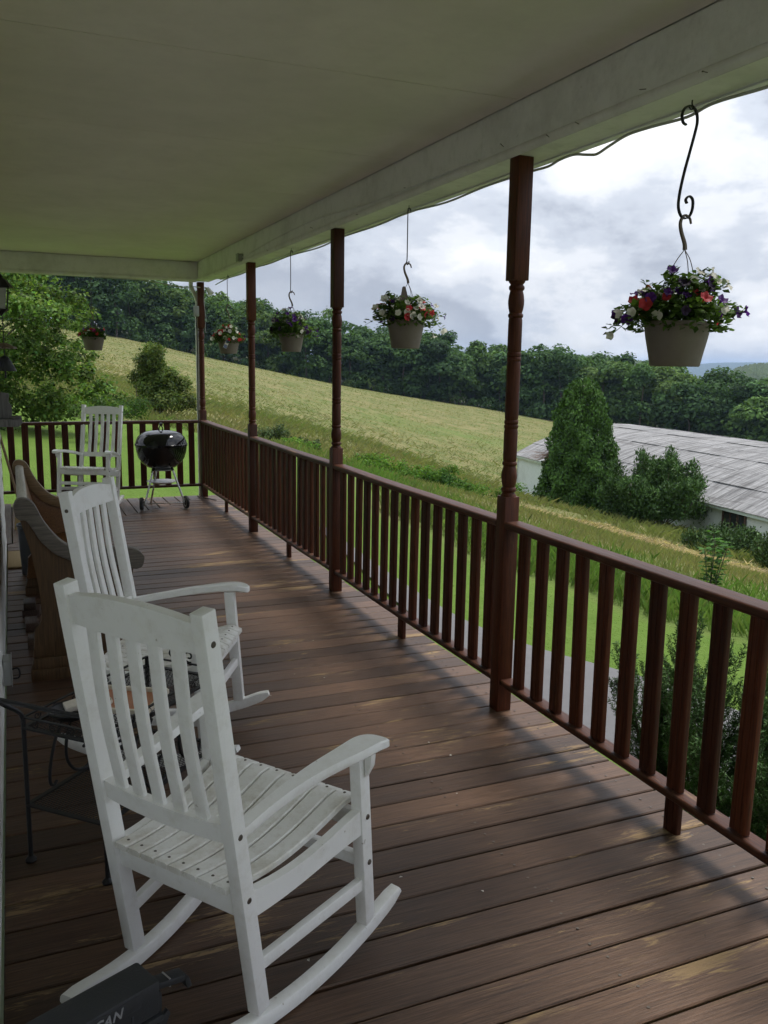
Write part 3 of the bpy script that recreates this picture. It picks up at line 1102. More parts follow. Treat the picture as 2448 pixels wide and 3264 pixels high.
# ================================================================== ROCKING CHAIRS
def make_chair():
    root = empty('rocking_chair')
    W_, S_ = M['white'], M['seatwhite']
    RBk, RTk = Vector((0, -0.148, 0.066)), Vector((0, -0.245, 1.106))
    HWR, HWF, FY = 0.212, 0.268, 0.24

    def on_post(s, side, off=0.0):
        p = RBk.lerp(RTk, s)
        return Vector((side * HWR, p.y + off, p.z))

    bolt = B().lathe([(0.0001, -0.002), (0.0075, -0.002), (0.0075, 0.0), (0.006, 0.0016), (0.0001, 0.002)], 12, cap=False).mesh('bolt', M['bolt'])
    for s in (-1, 1):
        p = B().beam((s * HWR, RBk.y, RBk.z), (s * HWR, RTk.y, RTk.z), 0.036, 0.042, (1, 0, 0), 0.003)
        p.build('back_post', W_, root)
        p = B().beam((s * HWF, FY, 0.070), (s * (HWF - 0.004), FY - 0.006, 0.575), 0.034, 0.044, (1, 0, 0), 0.003)
        p.build('front_leg', W_, root)
        # rocker: arc of radius 1 m about z = 1, splaying with the legs
        path = []
        for k in range(25):
            y = -0.395 + (0.372 + 0.395) * k / 24
            x = s * (HWR + (HWF - HWR) * (y + 0.148) / 0.388)
            path.append((x, y, 1 - math.sqrt(1 - y * y) + 0.0215))

        def sec(t_):
            e = min(t_, 1 - t_) * 24
            k_ = 1.0 if e >= 1.5 else 0.45 + 0.55 * (e / 1.5) ** 0.5
            return rrect(0.043 * k_, 0.036, 0.006, 2)
        B().sweep(path, sec, side=(0, 0, 1)).build('rocker', W_, root, 40)
        # arm: plan outline with paddle front, gentle rise
        outl = [(-0.018, -0.178), (-0.024, -0.06), (-0.030, 0.06), (-0.028, 0.17), (-0.030, 0.25), (-0.020, 0.305), (0.005, 0.318), (0.036, 0.308), (0.046, 0.27), (0.044, 0.20), (0.026, 0.10), (0.014, 0.0), (0.014, -0.10), (0.020, -0.178)]
        outl = [(p.x, p.y) for p in catmull([(a_, b_, 0) for a_, b_ in outl], 4)]
        n = len(outl)
        vs_, fs_ = [], []
        for lev, (dz, ins) in enumerate(((-0.026, 0.88), (-0.022, 1.0), (-0.005, 1.0), (0.0, 0.9))):
            for (ax_, ay_) in outl:
                u = (ay_ + 0.18) / 0.50
                base_x = s * (HWR + (HWF - HWR) * (ay_ + 0.16) / 0.40)
                zz = 0.572 + 0.036 * math.sin(min(1, max(0, u)) * math.pi * 0.62) - 0.016 * max(0, (u - 0.84) / 0.16) ** 2
                cx_ = 0.004
                vs_.append((base_x + s * (cx_ + (ax_ - cx_) * ins), ay_ if 0 else (0.06 + (ay_ - 0.06) * (1 if ins == 1 else 0.985)), zz + dz))
        for lev in range(3):
            for i in range(n):
                j = (i + 1) % n
                fs_.append((lev * n + i, lev * n + j, (lev + 1) * n + j, (lev + 1) * n + i))
        fs_ += [tuple(range(n))[::-1], tuple(range(3 * n, 4 * n))]
        B().add(vs_, fs_).build('arm', W_, root, 40)
        B().prism([(s * (HWF + 0.017), 0.578), (s * (HWF + 0.040), 0.578), (s * (HWF + 0.036), 0.545), (s * (HWF + 0.018), 0.51)], FY - 0.012, FY + 0.010, 'y', 0.002).build('arm_bracket', W_, root)
        # side seat rail with a dished top edge
        a_, b_ = on_post(0.325, s), Vector((s * (HWF - 0.006), FY - 0.02, 0.0))
        m_ = 14
        vs_, fs_ = [], []
        for k in range(m_ + 1):
            u = k / m_
            y = -0.165 + u * (FY - 0.022 + 0.165)
            x = s * (HWR - 0.002 + (HWF - HWR) * u)
            top = 0.400 - 0.030 * math.sin(u * math.pi) * (1 - 0.55 * u) + 0.020 * u
            for dx, zz in ((-0.012, top), (0.012, top), (0.012, top - 0.072 + 0.016 * math.sin(u * math.pi)), (-0.012, top - 0.072 + 0.016 * math.sin(u * math.pi))):
                vs_.append((x + dx, y, zz))
        for k in range(m_):
            for j in range(4):
                q = k * 4
                fs_.append((q + j, q + (j + 1) % 4, q + 4 + (j + 1) % 4, q + 4 + j))
        fs_ += [(3, 2, 1, 0), (m_ * 4, m_ * 4 + 1, m_ * 4 + 2, m_ * 4 + 3)]
        B().add(vs_, fs_).build('seat_rail', W_, root, 40)
        p0, p1 = on_post(0.115, s, 0.02), Vector((s * (HWF - 0.002), FY - 0.02, 0.195))
        B().beam(p0, p1, 0.020, 0.034, (1, 0, 0), 0.002).build('stretcher', W_, root)
        for q, ry in ((on_post(0.93, s), 0), (on_post(0.475, s), 0), (on_post(0.31, s), 0), (Vector((s * (HWF - 0.002), FY, 0.39)), 0), (Vector((s * HWF, FY, 0.255)), 0)):
            inst('bolt', bolt, root, (q.x + s * 0.0182, q.y, q.z), (0, R(90) * s, 0))
    # crest rail, arched, slightly dished
    def crest(z0, arch, hgt, thick, s_at, name, mat):
        c = on_post(s_at, 0)
        tilt_ = math.atan2(RTk.y - RBk.y, RTk.z - RBk.z)
        n = 16
        vs_, fs_ = [], []
        for k in range(n + 1):
            u = -1 + 2 * k / n
            x = u * (HWR - 0.016)
            dish = -0.014 * (1 - u * u)
            shoulder = arch * max(0.0, 1 - (abs(u) / 0.92) ** 2.4) if abs(u) < 0.92 else 0
            lo, hi = -hgt / 2, hgt / 2 + shoulder
            for dz, dy in ((lo, -thick / 2), (lo, thick / 2), (hi, thick / 2), (hi, -thick / 2)):
                yy_ = dish + dy
                vs_.append((x, c.y + yy_ + dz * math.tan(tilt_), c.z + dz))
        for k in range(n):
            for j in range(4):
                q = k * 4
                fs_.append((q + j, q + (j + 1) % 4, q + 4 + (j + 1) % 4, q + 4 + j))
        fs_ += [(3, 2, 1, 0), (n * 4, n * 4 + 1, n * 4 + 2, n * 4 + 3)]
        return B().add(vs_, fs_).build(name, mat, root, 40)
    crest(0, 0.019, 0.070, 0.026, 0.940, 'crest_rail', W_)
    crest(0, 0.0, 0.048, 0.026, 0.478, 'lower_back_rail', W_)
    # five back slats
    for k in range(5):
        u = (-2 + k) / 2.0
        x = u * 0.132
        d = -0.012 * (1 - (x / HWR) ** 2)
        a_, b_ = on_post(0.487, 0), on_post(0.925, 0)
        mid = (a_ + b_) / 2
        path = [(x, a_.y + d, a_.z), (x, mid.y + d - 0.010, mid.z), (x, b_.y + d, b_.z)]
        path = catmull(path, 5)
        B().sweep(path, rrect(0.0355, 0.014, 0.004, 2), side=(1, 0, 0)).build('back_slat', W_, root, 40)
    # eight seat slats running front to back over a dished seat
    for k in range(8):
        u0, u1 = -1 + 2 * k / 8, -1 + 2 * (k + 1) / 8
        um = (u0 + u1) / 2
        path, wd = [], []
        m_ = 14
        vs_, fs_ = [], []
        for i in range(m_ + 1):
            s = i / m_
            y = -0.205 + 0.49 * s
            half = 0.186 + 0.050 * s
            zz = 0.418 - 0.040 * math.sin(min(1, s * 1.02) * math.pi) * (1 - 0.5 * s) + 0.028 * s - 0.030 * max(0, (s - 0.86) / 0.14) ** 2
            xa, xb = u0 * half + 0.003, u1 * half - 0.003
            if y > FY - 0.03:
                xa, xb = max(xa, -HWF + 0.02), min(xb, HWF - 0.02)
            for x_, z_ in ((xa, zz - 0.016), (xb, zz - 0.016), (xb, zz - 0.003), (xb - 0.003, zz), (xa + 0.003, zz), (xa, zz - 0.003)):
                vs_.append((x_, y, z_))
        for i in range(m_):
            for j in range(6):
                q = i * 6
                fs_.append((q + j, q + (j + 1) % 6, q + 6 + (j + 1) % 6, q + 6 + j))
        fs_ += [(5, 4, 3, 2, 1, 0), tuple(m_ * 6 + j for j in range(6))]
        sl = B().add(vs_, fs_).build('seat_slat', S_, root, 40)
        for s, yy_ in ((0.06, 0), (0.93, 0)):
            half = 0.186 + 0.050 * s
            zz = 0.418 - 0.040 * math.sin(min(1, s * 1.02) * math.pi) * (1 - 0.5 * s) + 0.028 * s - 0.030 * max(0, (s - 0.86) / 0.14) ** 2
            inst('screw_head', bolt, sl, (um * half, -0.205 + 0.49 * s, zz + 0.0002), (0, 0, 0), (0.55, 0.55, 0.55))
    B().beam((-HWR + 0.016, -0.172, 0.366), (HWR - 0.016, -0.172, 0.366), 0.064, 0.022, (0, 0, 1), 0.002).build('rear_seat_rail', W_, root)
    B().beam((-HWF + 0.016, FY + 0.004, 0.374), (HWF - 0.016, FY + 0.004, 0.374), 0.050, 0.022, (0, 0, 1), 0.002).build('front_seat_rail', W_, root)
    B().beam((-HWF + 0.014, FY, 0.255), (HWF - 0.014, FY, 0.255), 0.034, 0.022, (0, 0, 1), 0.002).build('front_stretcher', W_, root)
    return root


chair0 = make_chair()
for i, (x, y, th, ti, lab) in enumerate((
        (0.419, 2.037, 35.29, 3.79, 'large white slatted rocking chair in the foreground, seen from behind'),
        (0.488, 3.555, -27.3, 3.45, 'white rocking chair behind the nearest one, facing the rail beside the wooden pew'),
        (0.80, 9.86, -118.0, 6.0, 'distant white rocking chair at the far railing next to the grill'))):
    o = chair0 if i == 0 else copy_tree(chair0)
    th, ti = R(th), R(ti)
    o.location = (x + math.cos(th) * math.sin(ti), y + math.sin(th) * math.sin(ti), 1 - math.cos(ti) + 0.003)
    o.rotation_euler = (ti, 0, th - R(90))
    tag(o, lab, 'chair', 'white rocking chairs')

# ================================================================== PEW
pew = empty('church_pew', (0.25, 5.35, 0))
tag(pew, 'old oak pew with scrolled arms against the house wall', 'pew')
topc = [(-0.021, 0.879), (-0.012, 0.908), (0.010, 0.922), (0.036, 0.921), (0.061, 0.908), (0.083, 0.874), (0.108, 0.816), (0.144, 0.758), (0.186, 0.707), (0.235, 0.672), (0.31, 0.652), (0.41, 0.652), (0.496, 0.650), (0.551, 0.634), (0.578, 0.610), (0.585, 0.586), (0.572, 0.547), (0.543, 0.535)]
lowc = [(0.506, 0.543), (0.45, 0.565), (0.36, 0.580), (0.28, 0.590), (0.234, 0.601), (0.204, 0.615), (0.156, 0.642), (0.115, 0.684), (0.082, 0.728), (0.055, 0.782), (0.031, 0.816), (0.006, 0.818), (-0.014, 0.836)]
arm_poly = [(p.x, p.y) for p in catmull([(a_, b_, 0) for a_, b_ in topc], 3)] + [(p.x, p.y) for p in catmull([(a_, b_, 0) for a_, b_ in lowc], 3)]
pan_poly = [(0.002, 0.83), (0.009, 0.803), (0.027, 0.737), (0.048, 0.646), (0.060, 0.573), (0.074, 0.476), (0.083, 0.379), (0.079, 0.306), (0.069, 0.282), (0.046, 0.260), (0.041, 0.192), (0.030, 0.115), (0.46, 0.115),
            (0.44, 0.20), (0.45, 0.30), (0.49, 0.36), (0.515, 0.43), (0.525, 0.50), (0.53, 0.55), (0.45, 0.58), (0.36, 0.60), (0.28, 0.61), (0.204, 0.64), (0.156, 0.665), (0.115, 0.71), (0.082, 0.76), (0.055, 0.81), (0.031, 0.84)]
for yb, am in ((4.47, 'oakgrey'), (6.18, 'oaktan')):
    e = B().prism(pan_poly, yb + 0.012, yb + 0.056, 'y', 0.003).build('end_panel', M['oak' if yb < 5 else 'oakor'], pew)
    ar = B().prism(arm_poly, yb - 0.004, yb + 0.070, 'y', 0.006).build('scrolled_arm', M[am], pew)
    B().box((0.018, yb - 0.012, 0.0), (0.475, yb + 0.08, 0.058), 0.004).build('base_block', M['oak'], pew)
    B().prism([(0.022, 0.059), (0.471, 0.059), (0.462, 0.085), (0.452, 0.092), (0.447, 0.114), (0.034, 0.114), (0.034, 0.092), (0.030, 0.085)], yb - 0.004, yb + 0.072, 'y', 0.002).build('base_moulding', M['oak'], pew)
B().hexa([(0.125, 4.527, 0.40), (0.147, 4.527, 0.40), (0.147, 6.19, 0.40), (0.125, 6.19, 0.40), (0.026, 4.527, 0.84), (0.046, 4.527, 0.85), (0.046, 6.19, 0.85), (0.026, 6.19, 0.84)], 0.002).build('backrest', M['oakor'], pew)
B().sweep([(0.022, 4.545, 0.868), (0.022, 5.3, 0.866), (0.022, 6.175, 0.868)], rrect(0.050, 0.050, 0.018, 4), side=(1, 0, 0)).build('top_rail', M['oaklight'], pew)
B().hexa([(0.125, 4.527, 0.385), (0.52, 4.527, 0.420), (0.52, 6.19, 0.420), (0.125, 6.19, 0.385), (0.125, 4.527, 0.410), (0.52, 4.527, 0.445), (0.52, 6.19, 0.445), (0.125, 6.19, 0.410)], 0.003).build('seat', M['oakor'], pew)
for o in list(pew.children):
    o.location = (-0.25, -5.35, 0)

# ================================================================== CHARCOAL GRILL
GX, GY = 1.458, 9.52
gr = empty('charcoal_grill', (GX, GY, 0), (0, 0, R(-2)))
tag(gr, 'glossy black charcoal kettle grill on wheels in the far corner', 'grill')
RG = 0.268
bowl = [(0.02, 0.425), (0.085, 0.428), (0.15, 0.448), (0.205, 0.490), (0.243, 0.548), (0.262, 0.615), (RG, 0.672), (RG + 0.006, 0.674), (RG + 0.006, 0.682), (RG, 0.684)]
B().lathe(bowl, 48).build('bowl', M['kettle'], gr, 50)
lid = [(RG + 0.004, 0.686), (RG + 0.010, 0.688), (RG + 0.010, 0.696), (RG + 0.003, 0.699), (0.262, 0.730), (0.246, 0.768), (0.214, 0.802), (0.165, 0.825), (0.10, 0.838), (0.0, 0.842)]
lid_o = B().lathe(lid, 48).build('lid', M['kettle'], gr, 50)
hd = B().tube(catmull([(-0.02, 0, 0.838), (-0.018, 0, 0.866), (-0.006, 0, 0.890), (0, 0, 0.897)], 5), 0.006, 8).tube([(0.02, 0, 0.838), (0.018, 0, 0.866), (0.006, 0, 0.888)], 0.006, 8)
hd.build('lid_bracket', M['kettle'], lid_o)
B().tube([(0, -0.05, 0.905), (0, -0.02, 0.907), (0, 0.02, 0.907), (0, 0.05, 0.905)], lambda t_: 0.0135 + 0.003 * math.sin(math.pi * t_), 12).build('lid_handle', M['rubber'], lid_o, 50)
B().lathe([(0.10, 0.410), (0.115, 0.420), (0.10, 0.4265)], 28).build('vent_plate', M['alu_dull'], gr, 50)
B().tube(catmull([(-0.10, -0.10, 0.425), (-0.13, -0.13, 0.408), (-0.105, -0.10, 0.405)], 5), 0.004, 6).build('vent_lever', M['rubber'], gr)
WY = -0.15
feet = [(-0.205, WY, 0.066), (0.215, WY, 0.066), (-0.10, 0.27, 0.0)]
tops = [(-0.095, -0.055, 0.435), (0.100, -0.055, 0.435), (-0.04, 0.10, 0.435)]
for q, p in zip(feet, tops):
    lg = B().tube([p, tuple(p[i] + (q[i] - p[i]) * 0.5 for i in range(3)), q], 0.0105, 12).build('leg', M['chrome'], gr, 50)
    B().tube([tuple(p[i] - (q[i] - p[i]) * 0.02 for i in range(3)), tuple(p[i] + (q[i] - p[i]) * 0.07 for i in range(3))], 0.0145, 12).build('leg_socket', M['rubber'], lg, 50)
B().lathe([(0.0, 0.255), (0.06, 0.258), (0.11, 0.268), (0.155, 0.285), (0.163, 0.287), (0.160, 0.291), (0.11, 0.275), (0.0, 0.262)], 40, (0.0, 0.02, 0), cap=False).build('ash_catcher', M['alu_dull'], gr, 50)
B().tube([(-0.22, WY, 0.070), (0.23, WY, 0.070)], 0.0055, 8).build('axle', M['chrome'], gr)
tyre = []
for k in range(13):
    a_ = 2 * math.pi * k / 12
    tyre.append((0.058 + 0.013 * math.cos(a_), 0.018 * math.sin(a_)))
wl_o = B().lathe(tyre, 28, cap=False).lathe([(0.001, -0.010), (0.055, -0.010), (0.055, 0.010), (0.001, 0.010)], 28, cap=False).mesh('wheel', M['rubber'], 50)
ring = B().lathe([(0.036, -0.0125), (0.050, -0.0125), (0.050, 0.0125), (0.036, 0.0125), (0.036, -0.0125)], 28, cap=False).mesh('rim', M['wring'], 50)
hub = B().lathe([(0.0005, -0.018), (0.012, -0.018), (0.012, 0.018), (0.0005, 0.018)], 14, cap=False).mesh('hub_cap', M['chrome'], 50)
for s in (-1, 1):
    w = inst('wheel', wl_o, gr, (s * 0.233 - 0.004, WY, 0.0725), (0, R(90), R(12 * s)))
    inst('rim', ring, w)
    inst('hub_cap', hub, w, scale=(0.7, 0.7, 1))

# ================================================================== IRON CART
cart = empty('iron_tea_cart', (-0.02, 2.79, 0), (0, 0, R(-45)))
tag(cart, 'black wrought iron mesh cart behind the foreground rocking chair', 'cart')
# local x = short side (towards the second foot), y = long side
CW, CL = 0.305, 0.62
IR = M['iron']
foot = B().lathe([(0.004, 0.0), (0.017, 0.0), (0.018, 0.006), (0.012, 0.014), (0.007, 0.018)], 14).mesh('foot', IR)
ZT, ZLo = 0.455, 0.195
for (x, y) in ((0, 0), (CW, 0), (0, CL), (CW, CL)):
    lg = B().tube([(x, y, 0.012), (x, y, 0.25), (x, y, ZT + 0.035)], 0.0075, 8).build('leg', IR, cart)
    inst('foot', foot, lg, (x, y, 0))
# handle bent up and out from the first two legs
B().tube(catmull([(0, 0, ZT + 0.03), (-0.004, -0.012, ZT + 0.055), (-0.01, -0.06, ZT + 0.095), (-0.012, -0.10, ZT + 0.13)], 5), 0.0075, 8).tube(
    catmull([(CW, 0, ZT + 0.03), (CW + 0.004, -0.012, ZT + 0.055), (CW + 0.01, -0.06, ZT + 0.095), (CW + 0.012, -0.10, ZT + 0.13)], 5), 0.0075, 8).tube(
    [(-0.012, -0.10, ZT + 0.13), (CW / 2, -0.104, ZT + 0.132), (CW + 0.012, -0.10, ZT + 0.13)], 0.0075, 8).build('handle', IR, cart)


def mesh_shelf(name, z, nx, ny):
    s = B()
    for (p0, p1) in (((0, 0), (CW, 0)), ((CW, 0), (CW, CL)), ((CW, CL), (0, CL)), ((0, CL), (0, 0))):
        s.beam((p0[0], p0[1], z), (p1[0], p1[1], z), 0.006, 0.016, (0, 0, 1))
    sh = s.build(name, IR, cart)
    g = B()
    r = 0.0012
    # expanded metal: diagonal diamonds
    step = 0.026
    for sgn in (1, -1):
        k = -CL
        while k < CW + CL:
            # line x = k + sgn' * y*0.55
            pts = []
            y0, y1 = 0.0, CL
            sl = 0.5 * sgn
            xs = lambda yv: k + sl * yv if sgn > 0 else k - 0.0 + sl * yv
            # clip to 0..CW
            ts = []
            a_, b_ = xs(0.0), xs(CL)
            lo_, hi_ = 0.0, 1.0
            d_ = b_ - a_
            t0_, t1_ = sorted(((0 - a_) / d_, (CW - a_) / d_))
            lo_, hi_ = max(lo_, t0_), min(hi_, t1_)
            if hi_ > lo_ + 0.01:
                p0 = (a_ + d_ * lo_, CL * lo_, z - 0.002 + 0.0005 * sgn)
                p1 = (a_ + d_ * hi_, CL * hi_, z - 0.002 + 0.0005 * sgn)
                g.beam(p0, p1, 0.0022, 0.0016, (0, 0, 1))
            k += step * 0.5
    g.build('wire_mesh', IR, sh, 0)
    return sh


mesh_shelf('top_shelf', ZT, 0, 0)
mesh_shelf('lower_shelf', ZLo, 0, 0)
g = B()
for (p0, p1) in (((0, 0), (CW, 0)), ((CW, 0), (CW, CL)), ((CW, CL), (0, CL)), ((0, CL), (0, 0))):
    g.beam((p0[0], p0[1], ZT + 0.034), (p1[0], p1[1], ZT + 0.034), 0.005, 0.008, (0, 0, 1))
g.build('gallery_rail', IR, cart)


def scroll(cx, cz, r, turns, start, cw=1):
    pts = []
    n = int(20 * turns)
    for k in range(n + 1):
        u = k / n
        a_ = start + cw * 2 * math.pi * turns * u
        rr = r * (1 - 0.78 * u)
        pts.append((cx + rr * math.cos(a_), cz + rr * math.sin(a_)))
    return pts


for k in range(4):
    x = 0.045 + k * 0.072
    pts = scroll(x, ZT + 0.017, 0.014, 1.2, 0.3 + k, 1 if k % 2 else -1)
    B().tube([(a_, 0, b_) for a_, b_ in pts], 0.0022, 6).build('scroll', IR, cart)
    pts = scroll(x, ZT + 0.062, 0.024, 1.15, -1.2, 1 if k % 2 else -1)
    B().tube([(a_, CL, b_) for a_, b_ in pts], 0.0035, 6).build('scroll', IR, cart)
for k in range(7):
    y = 0.06 + k * 0.083
    pts = scroll(y, ZT + 0.017, 0.014, 1.2, 0.3 + k, 1 if k % 2 else -1)
    B().tube([(CW, a_, b_) for a_, b_ in pts], 0.0022, 6).build('scroll', IR, cart)
    B().tube([(0, a_, b_) for a_, b_ in pts], 0.0022, 6).build('scroll', IR, cart)
# C-scroll braces in the long sides and the wheel-like ring
for xx in (0.0, CW):
    pts = catmull([(0.20, ZT - 0.01), (0.13, ZT - 0.09), (0.10, ZT - 0.17), (0.135, ZLo + 0.035), (0.16, ZLo + 0.02)][0:1] and [(xx, 0.20, ZT - 0.01), (xx, 0.14, ZT - 0.08), (xx, 0.105, ZT - 0.17), (xx, 0.10, ZLo + 0.03), (xx, 0.115, ZLo + 0.012), (xx, 0.130, ZLo + 0.022)], 5)
    B().tube(pts, 0.0055, 8).build('brace', IR, cart)
    pts = catmull([(xx, 0.24, ZT - 0.01), (xx, 0.19, ZT - 0.09), (xx, 0.18, ZT - 0.18), (xx, 0.22, ZLo + 0.02), (xx, 0.28, ZLo + 0.012), (xx, 0.33, ZLo + 0.05), (xx, 0.30, ZLo + 0.10), (xx, 0.26, ZLo + 0.085)], 6)
    B().tube(pts, 0.0055, 8).build('brace', IR, cart)
    pts = [(xx, 0.46 + 0.075 * math.cos(2 * math.pi * k / 24), ZLo + 0.10 + 0.075 * math.sin(2 * math.pi * k / 24)) for k in range(25)]
    B().tube(pts, 0.006, 8).build('ring_brace', IR, cart)


def on_cart(x, y, z):
    a_ = R(-45)
    return (-0.02 + x * math.cos(a_) - y * math.sin(a_), 2.79 + x * math.sin(a_) + y * math.cos(a_), z)


tray = empty('serving_tray', on_cart(0.16, 0.27, ZT + 0.009), (0, 0, R(-30)))
tag(tray, 'shallow terracotta tray with cream rim lying on the iron cart', 'tray')
B().prism(rrect(0.25, 0.19, 0.02, 3), 0.0, 0.006, 'z').build('tray_base', M['terra'], tray)
rimb = B()
for p0, p1 in (((-0.125, -0.095), (0.125, -0.095)), ((0.125, -0.095), (0.125, 0.095)), ((0.125, 0.095), (-0.125, 0.095)), ((-0.125, 0.095), (-0.125, -0.095))):
    rimb.beam((*p0, 0.011), (*p1, 0.011), 0.016, 0.014, (0, 0, 1), 0.002)
rimb.build('rim', M['cream'], tray)
B().lathe([(0.028, 0.0065), (0.034, 0.009), (0.031, 0.020), (0.029, 0.020), (0.026, 0.009)], 20, (-0.05, -0.035, 0)).build('ring_dish', M['cream'], tray)
ash = empty('ash_bowl', on_cart(0.085, 0.12, ZT + 0.004))
tag(ash, 'round black iron bowl on the near corner of the cart', 'bowl')
B().lathe([(0.03, 0.0), (0.055, 0.005), (0.070, 0.022), (0.073, 0.026), (0.068, 0.026), (0.053, 0.009), (0.0, 0.006)], 26).build('dish', IR, ash)
B().tube([(0.071 * math.cos(2 * math.pi * k / 28), 0.071 * math.sin(2 * math.pi * k / 28), 0.027) for k in range(29)], 0.004, 6).build('rim', IR, ash)
pk = B().box((-0.032, -0.02, 0), (0.032, 0.02, 0.019), 0.002).build('paper_packet', M['paper'])
pk.location = on_cart(0.095, 0.125, ZT + 0.036)
pk.rotation_euler = (R(12), R(-8), R(10))
tag(pk, 'small crumpled printed card packet resting in the iron bowl', 'packet')

# ================================================================== HARD CASE
cs = empty('hard_case', (0.094, 1.705, 0), (0, 0, R(24)))
tag(cs, 'black ribbed plastic hard case with moulded lettering at the bottom left corner', 'case')
# local x along the case (right end at +), y depth, top z = 0.25
L0, L1, D0, D1 = -0.15, 0.150, -0.012, 0.085
CM = M['case']


def rbox(lo, hi, r, name, mat=CM, par=None):
    return B().box(lo, hi, r).build(name, mat, par or cs, 40)


rbox((L0, D0 + 0.001, 0.168), (L1 - 0.002, D1 - 0.004, 0.250), 0.007, 'lid')
rbox((L0 - 0.004, D0 - 0.004, 0.150), (L1 + 0.003, D1 + 0.004, 0.166), 0.005, 'seal_lip')
rbox((L0, D0 + 0.002, 0.002), (L1 - 0.004, D1 - 0.002, 0.149), 0.014, 'body')
rbox((L0 + 0.02, D0 - 0.001, 0.2105), (L1 - 0.05, D0 + 0.02, 0.2425), 0.002, 'label_band')
for xx in (-0.12, -0.03, 0.075):
    rbox((xx, D0 - 0.0005, 0.172), (xx + 0.006, D0 + 0.02, 0.200), 0.002, 'rib')
# latch and folded handle at the right end
lt = rbox((L1 + 0.002, 0.018, 0.135), (L1 + 0.020, 0.072, 0.195), 0.005, 'latch')
rbox((L1 + 0.0205, 0.026, 0.145), (L1 + 0.0245, 0.064, 0.180), 0.0015, 'latch_tab', CM, lt)
hd = B().beam((L1 + 0.004, 0.02, 0.222), (L1 + 0.070, 0.012, 0.212), 0.034, 0.016, (0, 1, 0), 0.003).build('handle', CM, cs, 40)
B().beam((L1 + 0.070, 0.012, 0.212), (L1 + 0.078, 0.012, 0.185), 0.038, 0.012, (0, 1, 0), 0.002).build('handle_grip', CM, hd, 40)
rbox((L1 + 0.030, 0.002, 0.2060), (L1 + 0.034, 0.034, 0.2275), 0.001, 'handle_pin', M['alu_dull'], hd)
B().prism([(L1 - 0.01, 0.118), (L1 + 0.03, 0.146), (L1 + 0.036, 0.132), (L1 + 0.012, 0.085), (L1 - 0.008, 0.085)], 0.01, 0.022, 'y', 0.002).build('corner_guard', CM, cs, 40)
cu = bpy.data.curves.new('lettering', 'FONT')
cu.body = 'PELICAN'
cu.size = 0.030
cu.shear = 0.3
cu.extrude = 0.0008
cu.space_character = 1.1
cu.align_x = 'RIGHT'
cu.offset = 0.0006
tmp = bpy.data.objects.new('lettering_src', cu)
COL.objects.link(tmp)
bpy.context.view_layer.update()
lm = bpy.data.meshes.new_from_object(tmp.evaluated_get(bpy.context.evaluated_depsgraph_get()))
bpy.data.objects.remove(tmp)
lm.materials.clear()
lm.materials.append(M['caseletter'])
inst('lettering', lm, cs, (0.052, D0 - 0.0018, 0.2165), (R(90), 0, 0))


# ================================================================== HANGING BASKETS
def petal_mesh(name, mat):
    vs_, fs_ = [(0, 0, -0.012)], []
    n = 20
    for ring_, (r_, z_) in enumerate(((0.006, -0.008), (0.015, -0.001), (0.026, 0.003))):
        for k in range(n):
            a_ = 2 * math.pi * k / n
            lob = 1 + (0.075 * math.cos(5 * a_) if ring_ == 2 else 0.02 * math.cos(5 * a_))
            zz = z_ + (0.0035 * math.cos(5 * a_ + 0.5) - 0.004 * abs(math.sin(2.5 * a_)) if ring_ == 2 else 0)
            vs_.append((r_ * lob * math.cos(a_), r_ * lob * math.sin(a_), zz))
    for k in range(n):
        fs_.append((0, 1 + k, 1 + (k + 1) % n))
        for q in range(2):
            a_, b_ = 1 + q * n + k, 1 + q * n + (k + 1) % n
            fs_.append((a_, b_, b_ + n, a_ + n))
    # trumpet tube behind
    k0 = len(vs_)
    for r_, z_ in ((0.006, -0.009), (0.0035, -0.022), (0.002, -0.032)):
        for k in range(6):
            a_ = 2 * math.pi * k / 6
            vs_.append((r_ * math.cos(a_), r_ * math.sin(a_), z_))
    for q in range(2):
        for k in range(6):
            a_, b_ = k0 + q * 6 + k, k0 + q * 6 + (k + 1) % 6
            fs_.append((a_, b_, b_ + 6, a_ + 6))
    return B().add(vs_, fs_).mesh(name, mat, 50)


FLOWER = {k: petal_mesh('flower', M[k]) for k in ('white_petal', 'purple_petal', 'red_petal', 'dark_petal', 'magenta_petal')}


